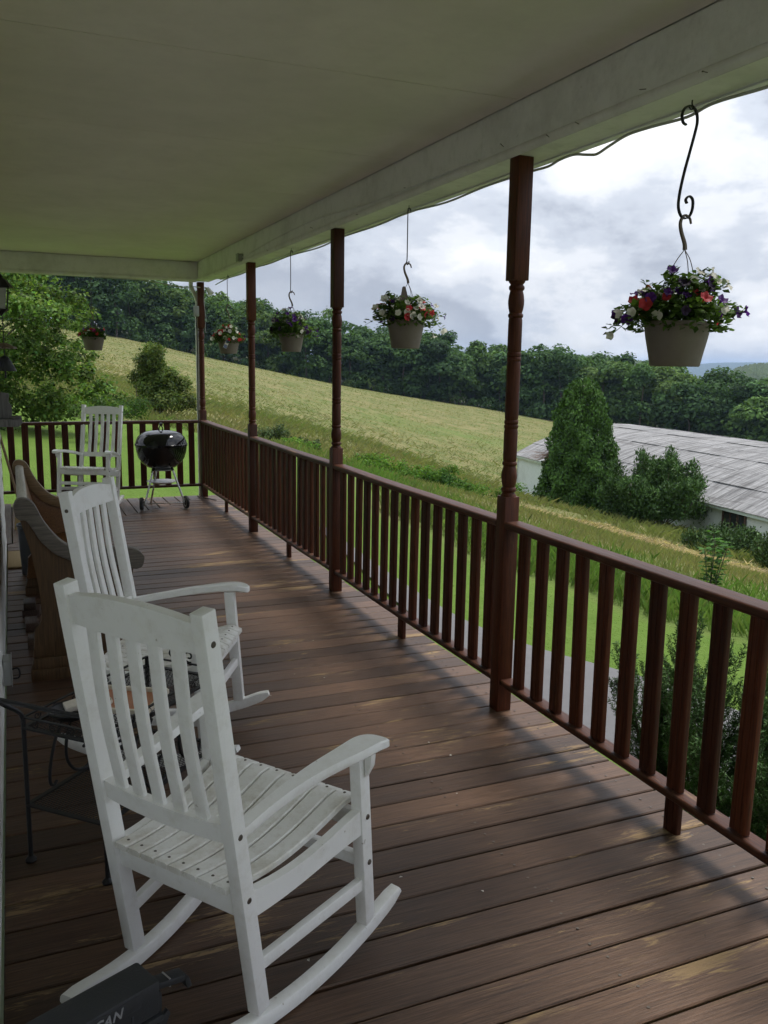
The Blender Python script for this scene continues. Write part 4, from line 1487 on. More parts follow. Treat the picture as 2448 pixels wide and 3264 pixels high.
def basket(x, y, zr, zb, r, fr, fh, pal, label, nfl, seed, trail=()):
    st = random.Random(seed)
    root = empty('hanging_basket', (x, y, zb))
    tag(root, label, 'flower basket', 'hanging flower baskets along the porch')
    H_ = zr - zb
    prof = [(r * 0.70, 0.0), (r * 0.735, 0.004), (r * 0.80, H_ * 0.28), (r * 0.90, H_ * 0.62), (r * 0.965, H_ * 0.90), (r * 0.975, H_ * 0.905), (r * 1.0, H_ * 0.915), (r * 1.0, H_), (r * 0.955, H_), (r * 0.94, H_ * 0.86)]
    B().lathe(prof, 40).build('pot', M['potm'], root, 30)
    B().lathe([(0.001, H_ * 0.90), (r * 0.94, H_ * 0.87)], 24, cap=False).build('soil', M['soil'], root)
    # stems: arching outwards with leaves along them
    stems = B()
    LP, LN, LA, LS = [], [], [], []
    tips = []
    ns = 60
    for k in range(ns):
        a_ = 2 * math.pi * (k + st.random() * 0.8) / ns * 3.0
        u = st.random() ** 0.6
        reach = fr * (0.25 + 0.75 * u) * st.uniform(0.8, 1.05)
        hgt = fh * (1.05 - 0.75 * u * u) * st.uniform(0.65, 1.1)
        r0 = r * 0.55 * u
        p0 = (r0 * math.cos(a_), r0 * math.sin(a_), H_ * 0.9)
        p1 = ((r0 + reach) * 0.5 * math.cos(a_ + 0.1), (r0 + reach) * 0.5 * math.sin(a_ + 0.1), H_ + hgt * 0.75)
        p2 = (reach * math.cos(a_ + 0.2), reach * math.sin(a_ + 0.2), H_ + hgt * (1.0 if u < 0.6 else st.uniform(0.1, 0.7)))
        if k < len(trail):
            ta, td, tr_ = trail[k]
            p1 = (r * 1.25 * math.cos(ta), r * 1.25 * math.sin(ta), H_ + 0.02)
            p2 = (tr_ * math.cos(ta), tr_ * math.sin(ta), H_ - td)
        path = catmull([p0, p1, p2], 6)
        stems.tube(path, lambda t_: 0.0022 - 0.0012 * t_, 5)
        tips.append((path[-1], path[-1] - path[-3]))
        for i in range(2, len(path)):
            d = (path[i] - path[i - 1]).normalized()
            for _ in range(2):
                o_ = Vector((st.gauss(0, 1), st.gauss(0, 1), st.gauss(0.3, 0.8)))
                o_ = (o_ - d * o_.dot(d)).normalized()
                L_ = st.uniform(0.022, 0.042)
                LP.append((path[i] + o_ * L_ * 0.55)[:])
                LA.append((o_ + d * 0.5)[:])
                LN.append((Vector((0, 0, 1)) + Vector((st.gauss(0, .5), st.gauss(0, .5), 0)))[:])
                LS.append(L_)
    # inner mass of leaves
    for k in range(560):
        a_ = st.uniform(0, 6.283)
        rr = fr * 0.80 * math.sqrt(st.random())
        zz = H_ + fh * st.uniform(-0.12, 0.62) * (1 - 0.55 * (rr / fr) ** 2) - 0.02 * (rr > r)
        LP.append((rr * math.cos(a_), rr * math.sin(a_), zz))
        LA.append((math.cos(a_) + st.gauss(0, .6), math.sin(a_) + st.gauss(0, .6), st.gauss(0.2, .5)))
        LN.append((st.gauss(0, .6), st.gauss(0, .6), 1))
        LS.append(st.uniform(0.020, 0.038))
    LP, LA, LN, LS = map(np.array, (LP, LA, LN, LS))
    V = leaf_quads(LP, unit(LN), LS, LS * 0.55, LA)
    lc = np.array((0.075, 0.130, 0.034)) * (1 + 0.28 * np.random.default_rng(seed).normal(size=(len(LP), 1)))
    fo = bpy.data.objects.new('foliage', quads_mesh('foliage', V, np.clip(lc, 0.01, 0.3), M['leaf']))
    fo['kind'] = 'stuff'
    link(fo, root)
    stm = stems.mesh('stems', M['leaf'], 0)
    ac = stm.attributes.new('col', 'FLOAT_COLOR', 'FACE')
    ac.data.foreach_set('color', np.tile(np.array([0.07, 0.11, 0.03, 1], np.float32), len(stm.polygons)))
    so = link(bpy.data.objects.new('stems', stm), root)
    st.shuffle(tips)
    keys = list(pal)
    wts = [pal[k] for k in keys]
    for k in range(nfl):
        if k < len(tips) * 0.55:
            p_, d_ = tips[k]
        else:
            a_ = st.uniform(0, 6.283)
            rr = fr * 0.8 * math.sqrt(st.random())
            p_ = Vector((rr * math.cos(a_), rr * math.sin(a_), H_ + fh * (0.8 - 0.5 * (rr / fr) ** 2) * st.uniform(0.6, 1.1)))
            d_ = Vector((math.cos(a_), math.sin(a_), 0.9))
        key = st.choices(keys, wts)[0]
        face = (Vector(d_).normalized() + Vector((st.gauss(0, .35), st.gauss(-0.45, .35), st.gauss(0.15, .3)))).normalized()
        s_ = st.uniform(0.55, 0.86)
        o_ = inst('flower', FLOWER[key], root, Vector(p_) + face * 0.008, face.to_track_quat('Z', 'Y').to_euler(), (s_, s_, s_ * st.uniform(0.8, 1.3)))
    return root


PAL1 = dict(white_petal=6, purple_petal=3, red_petal=1.4, dark_petal=1.4)
baskets = [
    (2.112, 2.40, 1.752, 1.601, 0.1135, 0.225, 0.155, PAL1, 'nearest hanging petunia basket, on the long scrolled hook at right', 62, 11, ((3.3, 0.02, 0.24), (3.0, 0.05, 0.25), (0.2, 0.0, 0.25), (2.7, 0.03, 0.24))),
    (2.090, 4.60, 1.837, 1.679, 0.1090, 0.225, 0.140, dict(white_petal=6, purple_petal=1.3, red_petal=2, dark_petal=0.6), 'hanging petunia basket between the first and second posts, white blooms trailing right', 62, 22, ((0.3, 0.08, 0.22), (0.0, 0.05, 0.24), (3.1, 0.03, 0.24), (0.6, 0.10, 0.2))),
    (2.070, 6.75, 1.814, 1.670, 0.1030, 0.205, 0.165, dict(white_petal=3.2, purple_petal=5, dark_petal=2.5), 'hanging basket with mostly purple petunias, between second and third posts', 54, 33, ((3.2, 0.08, 0.19), (2.9, 0.05, 0.21), (0.1, 0.02, 0.22), (3.5, 0.11, 0.14))),
    (2.110, 9.10, 1.799, 1.662, 0.1150, 0.185, 0.135, dict(white_petal=5, red_petal=2.5, dark_petal=1, magenta_petal=1), 'hanging petunia basket with a printed tag, beside the third post', 48, 44, ((3.2, 0.04, 0.19),)),
    (0.858, 10.15, 1.821, 1.677, 0.1190, 0.160, 0.095, dict(red_petal=4, magenta_petal=3, purple_petal=1.5, white_petal=1.5, dark_petal=1), 'small red petunia basket hanging at the far end above the far chair', 28, 55, ()),
]
for b in baskets:
    root = basket(*b)
    x, y, zr, zb, r = b[:5]
    ztop = {2.40: 2.000, 4.60: 2.052, 6.75: 2.035, 9.10: 2.055, 10.15: 2.03}[y]
    hk = B()
    H_ = zr - zb
    # plastic hook with three hanger strands
    hp = catmull([(0.010, 0, ztop - zb - 0.01), (0.006, 0, ztop - zb + 0.012), (-0.012, 0, ztop - zb + 0.050), (-0.017, 0, ztop - zb + 0.080), (-0.002, 0, ztop - zb + 0.101), (0.020, 0, ztop - zb + 0.094), (0.028, 0, ztop - zb + 0.076)], 5)
    B().sweep(hp, lambda t_: rrect(0.013 - 0.007 * t_, 0.011 - 0.004 * t_, 0.002, 2), side=(1, 0, 0)).build('hanger_hook', M['hookp'], root)
    for k in range(3):
        a_ = 0.5 + k * 2.094
        p_ = catmull([(0.009, 0, ztop - zb - 0.008), (0.012 + 0.35 * r * math.cos(a_), 0.35 * r * math.sin(a_), ztop - zb - 0.07), (r * 0.96 * math.cos(a_), r * 0.96 * math.sin(a_), H_ - 0.006)], 5)
        B().tube(p_, 0.0016, 5).build('hanger_strand', M['hookp'], root)
    if y == 4.60:
        q = B().prism([(-0.024, 0.0), (0.024, 0.0), (0.022, 0.04), (0.010, 0.082), (0.0, 0.088), (-0.010, 0.082), (-0.014, 0.06)], -0.001, 0.001, 'y').build('plant_stake', M['hookp'], root)
        q.location = (-0.02, -0.01, H_ + 0.10)
    if y == 9.10:
        tg = B().box((-0.019, -0.0006, -0.095), (0.019, 0.0006, 0.0), 0.0).build('plant_tag', M['paper'], root)
        tg.location = (-0.03, -r - 0.012, H_ + 0.005)
        tg.rotation_euler = (R(6), R(24), 0)
        B().box((-0.017, -0.0014, -0.093), (0.017, -0.0008, -0.058)).build('printed_picture', M['tagblue'], tg, 0)
        B().box((-0.017, -0.0014, -0.040), (0.017, -0.0008, -0.010)).build('printed_text_block', M['tagblue'], tg, 0)
    if y == 6.75:
        st_ = B().box((-0.017, -0.0006, -0.012), (0.017, 0.0006, 0.012)).build('sticker', M['paper'], root, 0)
        st_.location = (0.03, -r * 0.945 + 0.001, H_ - 0.022)
        st_.rotation_euler = (R(-6), 0, R(17))

# the rods and hooks that carry them
hook = empty('scrolled_plant_hook', (2.112, 2.40, 2.10))
tag(hook, 'long black S-shaped iron plant hook holding the nearest basket', 'hook')
pts = [(-0.022, 0, 0.285), (-0.036, 0, 0.292), (-0.042, 0, 0.315), (-0.030, 0, 0.338), (-0.006, 0, 0.345), (0.016, 0, 0.330), (0.023, 0, 0.300), (0.016, 0, 0.262), (0.000, 0, 0.20), (-0.018, 0, 0.13), (-0.030, 0, 0.065), (-0.030, 0, 0.022), (-0.012, 0, -0.006), (0.014, 0, -0.004), (0.028, 0, 0.020), (0.028, 0, 0.052), (0.012, 0, 0.064), (-0.002, 0, 0.052), (0.004, 0, 0.040)]
B().sweep(catmull(pts, 6), rrect(0.0105, 0.0055, 0.0012, 2), side=(0, 1, 0)).build('hook_bar', M['iron'], hook)
B().tube(catmull([(-0.004, 0, 0.364), (-0.004, 0, 0.352), (0.004, 0, 0.340), (-0.008, 0, 0.335), (-0.018, 0, 0.345)], 5), 0.0025, 6).build('screw_hook', M['iron'], hook)
for (x, y, z1, z0, lab) in ((2.090, 4.60, 2.464, 2.150, 'straight steel rod hanging the white petunia basket'),
                            (2.066, 6.75, 2.464, 2.133, 'steel rod hanging the purple petunia basket'),
                            (2.106, 9.10, 2.464, 2.152, 'thin steel rod hanging the tagged basket'),
                            (0.852, 10.15, 2.464, 2.128, 'dark rod hanging the small far basket')):
    rod = empty('hanging_rod', (x, y, z0))
    tag(rod, lab, 'rod', 'rods holding the flower baskets')
    Lr = z1 - z0 - 0.012
    B().tube(catmull([(0.012, 0, 0.014), (0.012, 0, 0.002), (0.002, 0, -0.006), (-0.003, 0, 0.004), (0.0, 0, 0.03), (0, 0, Lr * 0.5), (0, 0, Lr - 0.02), (0.006, 0, Lr - 0.004), (0.016, 0, Lr - 0.008), (0.018, 0, Lr - 0.026)], 5), 0.0032, 7).build('bar', M['steel'], rod)
    B().tube(catmull([(0.006, 0, Lr + 0.012), (0.006, 0, Lr - 0.002), (0.012, 0.0, Lr - 0.010), (0.002, 0.0, Lr - 0.016)], 4), 0.0022, 6).build('screw_eye', M['steel'], rod)

# ================================================================== CABLES AND FITTINGS ON BEAM AND CORNER POST
pts = [(2.0, 8.02, 2.50)]
cab = catmull([(1.990, 8.0, 2.515), (1.991, 7.7, 2.530), (1.991, 7.2, 2.548), (1.991, 6.6, 2.562), (1.991, 6.0, 2.566), (1.991, 5.55, 2.55), (1.989, 5.2, 2.528), (1.989, 4.7, 2.515), (1.990, 4.2, 2.512), (1.990, 3.72, 2.508), (1.990, 3.62, 2.500)], 6)
o = B().tube(cab, 0.0055, 7).build('painted_cable', M['beam'])
tag(o, 'painted cable drooping along the inner face of the beam', 'cable')
pts = []
for k, (yv, dz) in enumerate(((9.95, 0.03), (9.4, 0.004), (8.8, 0.012), (8.2, 0.004), (7.7, 0.014), (7.1, 0.004), (6.4, 0.016), (5.9, 0.004), (5.2, 0.014), (4.75, 0.003), (4.3, 0.016), (3.9, 0.003), (3.5, 0.012),
                              (3.32, 0.022), (3.24, 0.010), (3.16, 0.004), (3.07, 0.022), (2.99, 0.036), (2.90, 0.026), (2.80, 0.006), (2.68, 0.003), (2.5, 0.012), (2.36, 0.003), (2.1, 0.016), (1.9, 0.004), (1.5, 0.014), (1.0, 0.003))):
    pts.append((2.172 + 0.012 * math.sin(k * 1.3), yv, ZB - 0.007 - dz))
o = B().tube(catmull(pts, 6), 0.0055, 7).build('eave_cable', M['cablew'])
tag(o, 'white cable looping under the outer edge of the porch beam', 'cable')
o = B().tube(catmull([(2.03, 10.11, 2.40), (1.95, 10.12, 2.405), (1.86, 10.13, 2.395), (1.72, 10.14, 2.41), (1.5, 10.14, 2.442), (1.3, 10.14, 2.455), (0.9, 10.14, 2.458)], 6), 0.006, 7).build('end_cable', M['cablew'])
tag(o, 'grey cable sagging below the far beam to the corner post', 'cable')
jb = empty('junction_box', (1.985, 8.02, 2.515))
tag(jb, 'small grey junction box on the beam near the third post', 'junction box')
B().box((-0.030, -0.045, -0.032), (0.012, 0.045, 0.032), 0.004).build('body', M['boxgrey'], jb)
B().box((-0.036, -0.050, -0.037), (-0.031, 0.050, 0.037), 0.002).build('cover', M['boxgrey'], jb)
mb = empty('outlet_box', (1.976, 10.10, 2.08))
tag(mb, 'grey outlet box strapped to the corner post', 'outlet box')
B().box((-0.024, -0.03, -0.005), (0.024, 0.03, 0.115), 0.005).build('body', M['boxgrey'], mb)
B().box((-0.027, -0.036, 0.0), (0.027, -0.031, 0.110), 0.002).build('cover', M['boxgrey'], mb)
o = B().tube(catmull([(1.982, 10.10, 2.072), (1.972, 10.09, 2.03), (1.978, 10.08, 1.85), (1.974, 10.08, 1.4), (1.968, 10.08, 1.05), (1.978, 10.075, 0.85), (1.995, 10.075, 0.66), (2.000, 10.08, 0.35), (1.992, 10.07, 0.10), (2.00, 10.03, 0.012), (2.05, 9.90, 0.010), (2.10, 9.78, 0.010)], 7), 0.0055, 7).build('black_cord', M['cableb'])
tag(o, 'black cord running down the corner post to the deck', 'cord')
o = B().tube(catmull([(2.075, 10.11, 2.37), (2.070, 10.115, 2.25), (2.084, 10.12, 2.12), (2.090, 10.12, 2.04), (2.080, 10.12, 1.96), (2.088, 10.12, 1.90)], 6), 0.003, 6).build('thin_cord', M['cablew'])
tag(o, 'thin pale cord curling down the corner post', 'cord')
fl = empty('flood_light', (2.10, 10.12, 2.40))
tag(fl, 'small white floodlight at the top of the corner post', 'floodlight')
B().beam((-0.02, 0, 0.0), (0.02, -0.01, -0.012), 0.02, 0.02, (0, 0, 1), 0.002).build('arm', M['plasticw'], fl)
q = B().lathe([(0.015, 0.0), (0.022, 0.012), (0.028, 0.05), (0.036, 0.085), (0.033, 0.085), (0.020, 0.05)], 20).build('lamp_head', M['plasticw'], fl)
q.location = (0.008, -0.012, 0.0)
q.rotation_euler = (R(20), R(150), 0)
dsp = empty('downspout', (2.02, 10.24, 0))
tag(dsp, 'white downspout behind the corner post', 'downspout')
B().sweep([(0, 0, -0.2), (0, 0, 1.2), (0, 0, 2.20)], rrect(0.055, 0.04, 0.006, 2), side=(1, 0, 0)).build('pipe', M['plasticw'], dsp)
B().sweep(catmull([(0, 0, 2.19), (-0.005, 0, 2.27), (-0.045, 0.0, 2.36), (-0.07, 0, 2.42), (-0.07, 0, 2.48)], 5), rrect(0.055, 0.04, 0.006, 2), side=(0, 1, 0)).build('elbow', M['plasticw'], dsp)

# ================================================================== THINGS ALONG THE HOUSE WALL
lan = empty('wall_lantern', (-0.035, 6.5, 2.0))
tag(lan, 'black wall lantern at the upper left edge', 'lantern')
for sx, sy in ((-1, -1), (1, -1), (1, 1), (-1, 1)):
    B().beam((sx * 0.038, sy * 0.038, -0.09), (sx * 0.052, sy * 0.052, 0.05), 0.010, 0.010, (1, 0, 0)).build('frame_bar', M['iron'], lan, 0)
B().lathe([(0.040, -0.088), (0.058, 0.048)], 4).build('glass', M['glass_f'], lan, 0).rotation_euler = (0, 0, R(45))
B().lathe([(0.085, 0.050), (0.080, 0.060), (0.045, 0.100), (0.022, 0.118), (0.014, 0.140), (0.001, 0.15)], 8).build('cap', M['iron'], lan, 20)
B().lathe([(0.004, -0.135), (0.018, -0.115), (0.045, -0.100), (0.050, -0.088)], 8).build('base', M['iron'], lan, 20)
B().tube(catmull([(-0.075, 0, 0.0), (-0.070, 0, 0.10), (-0.04, 0, 0.17), (0, 0, 0.145)], 5), 0.007, 7).build('bracket', M['iron'], lan)
wc = empty('hanging_bell', (-0.03, 6.6, 1.50))
tag(wc, 'dark metal bell with a small roof hanging at the left edge', 'bell')
B().lathe([(0.075, 0.0), (0.060, 0.03), (0.040, 0.07), (0.025, 0.095), (0.004, 0.105)], 20).build('bell', M['bin'], wc, 40)
B().lathe([(0.085, 0.150), (0.080, 0.162), (0.030, 0.185), (0.004, 0.19)], 8).build('roof_cap', M['hookp'], wc, 20)
B().tube([(0, 0, 0.10), (0, 0, 0.28), (0, 0, 0.42)], 0.003, 6).build('chain', M['iron'], wc)
B().tube([(0, 0, 0.02), (0, 0, -0.05)], 0.006, 8).build('clapper', M['iron'], wc)
sh = empty('wall_shelf', (-0.10, 6.5, 1.13))
tag(sh, 'grey weathered bracket shelf holding seed on the house wall', 'shelf')
B().prism([(0.0, 0.0), (0.135, 0.0), (0.158, 0.022), (0.158, 0.048), (0.0, 0.048)], -0.13, 0.13, 'y', 0.003).build('tray', M['greywood'], sh)
B().prism([(0.0, 0.049), (0.098, 0.049), (0.096, 0.13), (0.080, 0.16), (0.084, 0.22), (0.0, 0.23)], -0.012, 0.012, 'y', 0.002).build('upright', M['greywood'], sh)
ss = B()
for k in range(160):
    x, y = random.uniform(0.1, 0.152), random.uniform(-0.12, 0.12)
    s = random.uniform(0.003, 0.006)
    ss.box((x - s, y - s, 0.049), (x + s, y + s, 0.049 + s * random.uniform(0.8, 3)))
ss = ss.build('seed_heap', M['greywood'], sh, 0)
ss['kind'] = 'stuff'
br = empty('broom', (-0.02, 8.7, 0))
tag(br, 'broom leaning with its wooden handle behind the pew', 'broom')
B().tube([(0.03, 0.0, 0.28), (-0.14, 0.15, 1.05)], 0.012, 10).build('handle', M['oaktan'], br)
B().hexa([(-0.02, -0.03, 0.0), (0.18, -0.03, 0.0), (0.18, 0.03, 0.0), (-0.02, 0.03, 0.0), (0.01, -0.015, 0.30), (0.06, -0.015, 0.30), (0.06, 0.015, 0.30), (0.01, 0.015, 0.30)]).build('bristles', M['straw_mat'], br, 0)
bn = empty('waste_bin', (0.095, 6.83, 0))
tag(bn, 'dark slate bin standing behind the far end of the pew', 'bin')
B().lathe([(0.085, 0.0), (0.09, 0.004), (0.108, 0.36), (0.114, 0.365), (0.114, 0.38), (0.104, 0.38), (0.088, 0.02)], 30, cap=False).build('body', M['bin'], bn, 40)
B().lathe([(0.001, 0.012), (0.088, 0.012)], 30, cap=False).build('floor', M['bin'], bn)
mat_o = B().box((-0.096, 7.02, 0.004), (0.06, 7.62, 0.018), 0.003).build('doormat', M['straw_mat'])
tag(mat_o, 'tan coir doormat on the deck beside the house wall', 'mat')
for i, (x0, y0, sx, sy, sz, z0) in enumerate(((0.01, 4.98, 0.06, 0.13, 0.055, 0.003), (0.005, 5.32, 0.07, 0.16, 0.050, 0.003), (-0.01, 5.62, 0.10, 0.13, 0.05, 0.003), (0.0, 5.60, 0.07, 0.15, 0.045, 0.055), (0.03, 6.35, 0.05, 0.11, 0.06, 0.003))):
    o = B().box((0, 0, 0), (sx, sy, sz), 0.003).build('wood_offcut', M['offcut'])
    o.location = (x0, y0, z0)
    o.rotation_euler = (0, 0, R(random.uniform(-6, 6)))
    tag(o, ('short offcut nearest the front behind the pew end', 'second short offcut of wood behind the pew', 'wide offcut at the bottom of the small stack', 'offcut lying on top of another behind the pew', 'farthest offcut near the dark bin')[i], 'wood block', 'wood offcuts behind the pew')
ob = empty('outdoor_outlet', (-0.102, 4.23, 0.155))
tag(ob, 'grey metal outlet box with an open cover low on the house wall', 'outlet box')
B().box((0.0, -0.06, -0.055), (0.034, 0.06, 0.060), 0.003).build('body', M['boxgrey'], ob)
B().box((0.0345, -0.066, -0.060), (0.0375, 0.066, 0.066), 0.001).build('flange', M['alu_dull'], ob)
B().tube(catmull([(0.038, -0.02, 0.01), (0.062, -0.02, 0.012), (0.070, -0.02, -0.012), (0.064, -0.02, -0.034), (0.040, -0.02, -0.036)], 5), 0.004, 6).build('cover_loop', M['iron'], ob)


# ================================================================== LONG SHED
E1 = Vector((28.05, 44.97, 0))
E2 = Vector((25.62, 24.86, 0))
dirw = (E2 - E1).normalized()
nrm = Vector((-dirw.y, dirw.x, 0))          # away from the porch
if nrm.x < 0:
    nrm = -nrm
ZE, ZR, HWB = -3.72, -2.0, 6.6
SL = 34.0
shed = empty('long_shed', (E1.x, E1.y, -6.5))
tag(shed, 'long low white farm shed with weathered curved grey roof', 'shed')
rot = math.atan2(dirw.y, dirw.x)
shed.rotation_euler = (0, 0, rot)
zo = 6.5
# local x along wall, local y: +n or -n ?
ny = 1 if (Vector((-math.sin(rot), math.cos(rot), 0)) - nrm).length < 0.1 else -1
t = NT('roof_weathered_felt')
p_ = t.pos((0.35, 3.0, 1), True)
a_ = t.noise(p_, 1.2, 6, 0.7, 0.8)
b_ = t.noise(t.pos((6, 0.5, 1), True), 1.0, 6, 0.72, 0.5)
cc = t.mix(t.ramp(b_, [(0.34, 0.0), (0.62, 1.0)]), (0.066, 0.064, 0.064), (0.31, 0.307, 0.305))
cc = t.mix(t.ramp(a_, [(0.52, 0.0), (0.72, 1.0)]), cc, (0.082, 0.076, 0.073))
t.color(cc)
t.rough(0.8)
t.bump(b_, 0.4, 0.03)
M['roof'] = t.m
M['shedwall'] = paint_mat('shed_whitewash', (0.60, 0.66, 0.65), (0.48, 0.53, 0.51), 0.5, 0.8, 0.7, 0.8)
M['shedtrim'] = simple('shed_trim_green', (0.46, 0.55, 0.50), 0.6)
M['pane'] = simple('dark_window_pane', (0.03, 0.035, 0.035), 0.15)
wlz = B().box((0, 0, -1.0), (SL, 0.2 * ny, ZE + zo)) if ny > 0 else B().box((0, -0.2, -1.0), (SL, 0, ZE + zo))
wlz.build('wall', M['shedwall'], shed, 0)
# end wall with arched top
npf = 12
arch = [(HWB * 2 * k / npf, ZE + zo + (ZR - ZE) * (1 - abs(1 - 2 * k / npf) ** 2.1)) for k in range(npf + 1)]
poly = [(ny * a0, b0 - 0.03) for a0, b0 in arch] + [(ny * HWB * 2, -1.0), (0.0, -1.0)]
B().prism(poly, 0.001, 0.2, 'x').build('end_wall', M['shedwall'], shed, 0)
B().box((0, ny * HWB * 2 - 0.1, -1), (SL, ny * HWB * 2 + 0.1, ZE + zo)).build('rear_wall', M['shedwall'], shed, 0)
# roof sheets: strips along the curve, courses along the length
NX = 14
for i in range(npf):
    if i >= npf - 3:
        continue
    for k in range(NX):
        x0, x1 = -0.25 + (SL + 0.5) * k / NX, -0.25 + (SL + 0.5) * (k + 1) / NX + 0.06
        (ya, za), (yb_, zb_) = arch[i], arch[i + 1]
        if i == 0:
            d0 = -0.22
            za = za + (zb_ - za) / (yb_ - ya) * d0
            ya = d0
        lift = 0.0 if (i + k) % 2 else 0.014
        lap = 0.02 if i % 2 else 0
        vs_ = [(x0, ny * ya, za + lift + lap), (x1, ny * ya, za + lift + lap), (x1, ny * (yb_ + 0.05), zb_ + lift + lap), (x0, ny * (yb_ + 0.05), zb_ + lift + lap)]
        vs_ += [(q[0], q[1], q[2] + 0.022) for q in vs_]
        B().add(vs_, [(0, 3, 2, 1), (4, 5, 6, 7), (0, 1, 5, 4), (1, 2, 6, 5), (2, 3, 7, 6), (3, 0, 4, 7)]).build('roof_sheet', M['roof'], shed, 0)
B().box((-0.2, -0.19 if ny > 0 else 0.05, ZE + zo - 0.22), (SL + 0.2, -0.05 if ny > 0 else 0.19, ZE + zo - 0.062)).build('eave_trim', M['shedtrim'], shed, 0)
wx = 21.55
for wx in (19.35, 25.5):
    win = B().box((wx, -0.03 * ny - 0.02, ZE + zo - 0.86), (wx + 1.3, -0.03 * ny + 0.02, ZE + zo - 0.24)).build('window', M['pane'], shed, 0)
    for k in range(4):
        xx = wx - 0.03 + k * 0.433
        B().box((xx, -0.09 * ny - 0.02, ZE + zo - 0.89), (xx + 0.05, -0.06 * ny + 0.02, ZE + zo - 0.235)).build('mullion', M['offcut'], win, 0)
    B().box((wx - 0.1, -0.1 * ny - 0.03, ZE + zo - 0.96), (wx + 1.4, -0.05 * ny + 0.03, ZE + zo - 0.895)).build('sill', M['shedtrim'], win, 0)


# ================================================================== TREES AND SHRUBS
def limb(b, p, q, r0, r1, n=6, bend=0.1):
    p, q = Vector(p), Vector(q)
    mid = (p + q) / 2 + Vector((random.gauss(0, 1), random.gauss(0, 1), random.gauss(0, .4))) * (q - p).length * bend
    b.tube(catmull([p, mid, q], 4), lambda t_: r0 + (r1 - r0) * t_, n)


# apple-like tree at the left, beyond the end railing
tree = empty('leafy_tree', (-1.9, 18.3, gz(-1.9, 18.3)))
tag(tree, 'broad light-leaved tree filling the left edge beyond the far railing', 'tree')
zt = gz(-1.9, 18.3)
CROWN = [(1.97, -0.78, 3.0, 0.45), (2.25, -0.11, 2.85, 0.4), (1.91, -0.49, 2.6, 0.5), (2.45, 0.02, 2.65, 0.42), (2.7, 0.06, 2.62, 0.35), (2.13, -1.16, 2.25, 0.5), (2.55, -1.28, 2.26, 0.45), (3.05, 0.51, 2.43, 0.33), (3.26, -0.78, 2.3, 0.25), (1.92, -0.78, 1.93, 0.5), (2.43, 0.88, 1.93, 0.5), (2.86, -0.29, 1.96, 0.42), (3.29, 0.49, 1.94, 0.32), (2.06, -0.25, 1.51, 0.5), (2.56, 0.09, 1.52, 0.5), (2.92, -1.0, 1.44, 0.42), (3.33, 0.04, 1.44, 0.3), (1.87, 0.61, 1.05, 0.5), (2.32, -0.15, 1.03, 0.5), (2.8, 0.31, 0.97, 0.45), (3.23, 0.13, 0.98, 0.38), (3.45, -1.23, 0.94, 0.3), (2.01, 0.37, 0.56, 0.5), (2.47, -0.01, 0.53, 0.5), (2.9, -0.67, 0.57, 0.42), (3.27, -1.29, 0.6, 0.32), (3.78, 0.51, 0.59, 0.22), (1.79, -0.26, 0.2, 0.4), (2.28, 0.28, 0.06, 0.35), (1.46, 0.63, 2.65, 0.6), (1.26, 0.26, 1.76, 0.7), (1.27, 0.72, 0.86, 0.7), (1.08, -0.45, 2.16, 0.7), (2.55, 0.45, 2.77, 0.3), (2.81, -0.35, 2.86, 0.16)]
tb = B()
limb(tb, (0, 0, -0.2), (0.4, 0, 1.0), 0.17, 0.13, 10, 0.05)
cl = []
for (a_, b_, c_, r_) in CROWN:
    c_ = c_ - zt
    if random.random() < 0.5 and c_ > 2.0:
        limb(tb, (0.4, 0.3, 0.9), (a_, b_ + 0.3, c_ - 0.1), 0.045, 0.008, 6, 0.08)
    for k in range(4):
        q = r_ * random.uniform(0.45, 0.8)
        cl.append((a_ + random.gauss(0, r_ * .55), b_ + random.gauss(0, r_ * .7), c_ + random.gauss(0, r_ * .5), q, q, q * 0.75))
for k in range(26):
    cl.append((random.uniform(-2.4, 1.4), random.uniform(-1.2, 1.6), random.uniform(0.9, 4.2), .6, .6, .45))
tb.build('trunk', M['bark'], tree)
leafy('crown', cl, 40000, 0.092, (0.108, 0.175, 0.048), tree, 'leaf', 0.58, 0.36, (0.25, 1.12), 0.4, 'stuff', 0.2)

# bush at the lawn edge
bx, by = 5.0, 32.6
bush = empty('rounded_bush', (bx, by, gz(bx, by)))
tag(bush, 'single upright bush at the lawn edge, left of the corner post', 'bush')
tb = B()
cl = []
for k in range(16):
    a_ = random.uniform(0, 6.28)
    r_ = random.uniform(0.2, 1.0)
    e = (r_ * math.cos(a_), r_ * math.sin(a_) * 0.8, random.uniform(1.1, 2.65) - 0.5 * r_)
    limb(tb, (0.1 * math.cos(a_), 0.1 * math.sin(a_), -0.1), e, 0.035, 0.008, 5, 0.1)
    for s in (0.6, 0.85, 1.02):
        cl.append((e[0] * s, e[1] * s, e[2] * s, .36, .34, .28))
cl += [(0.0, -0.6, 0.45, .9, .5, .4), (0.9, -0.4, 0.4, .5, .4, .35), (-0.9, -0.4, 0.35, .5, .4, .3)]
tb.build('stems', M['bark'], bush)
leafy('crown', cl, 20000, 0.11, (0.105, 0.150, 0.040), bush, 'leaf', 0.6, 0.3, (0.35, 1.1), 0.4, 'stuff', 0.2)
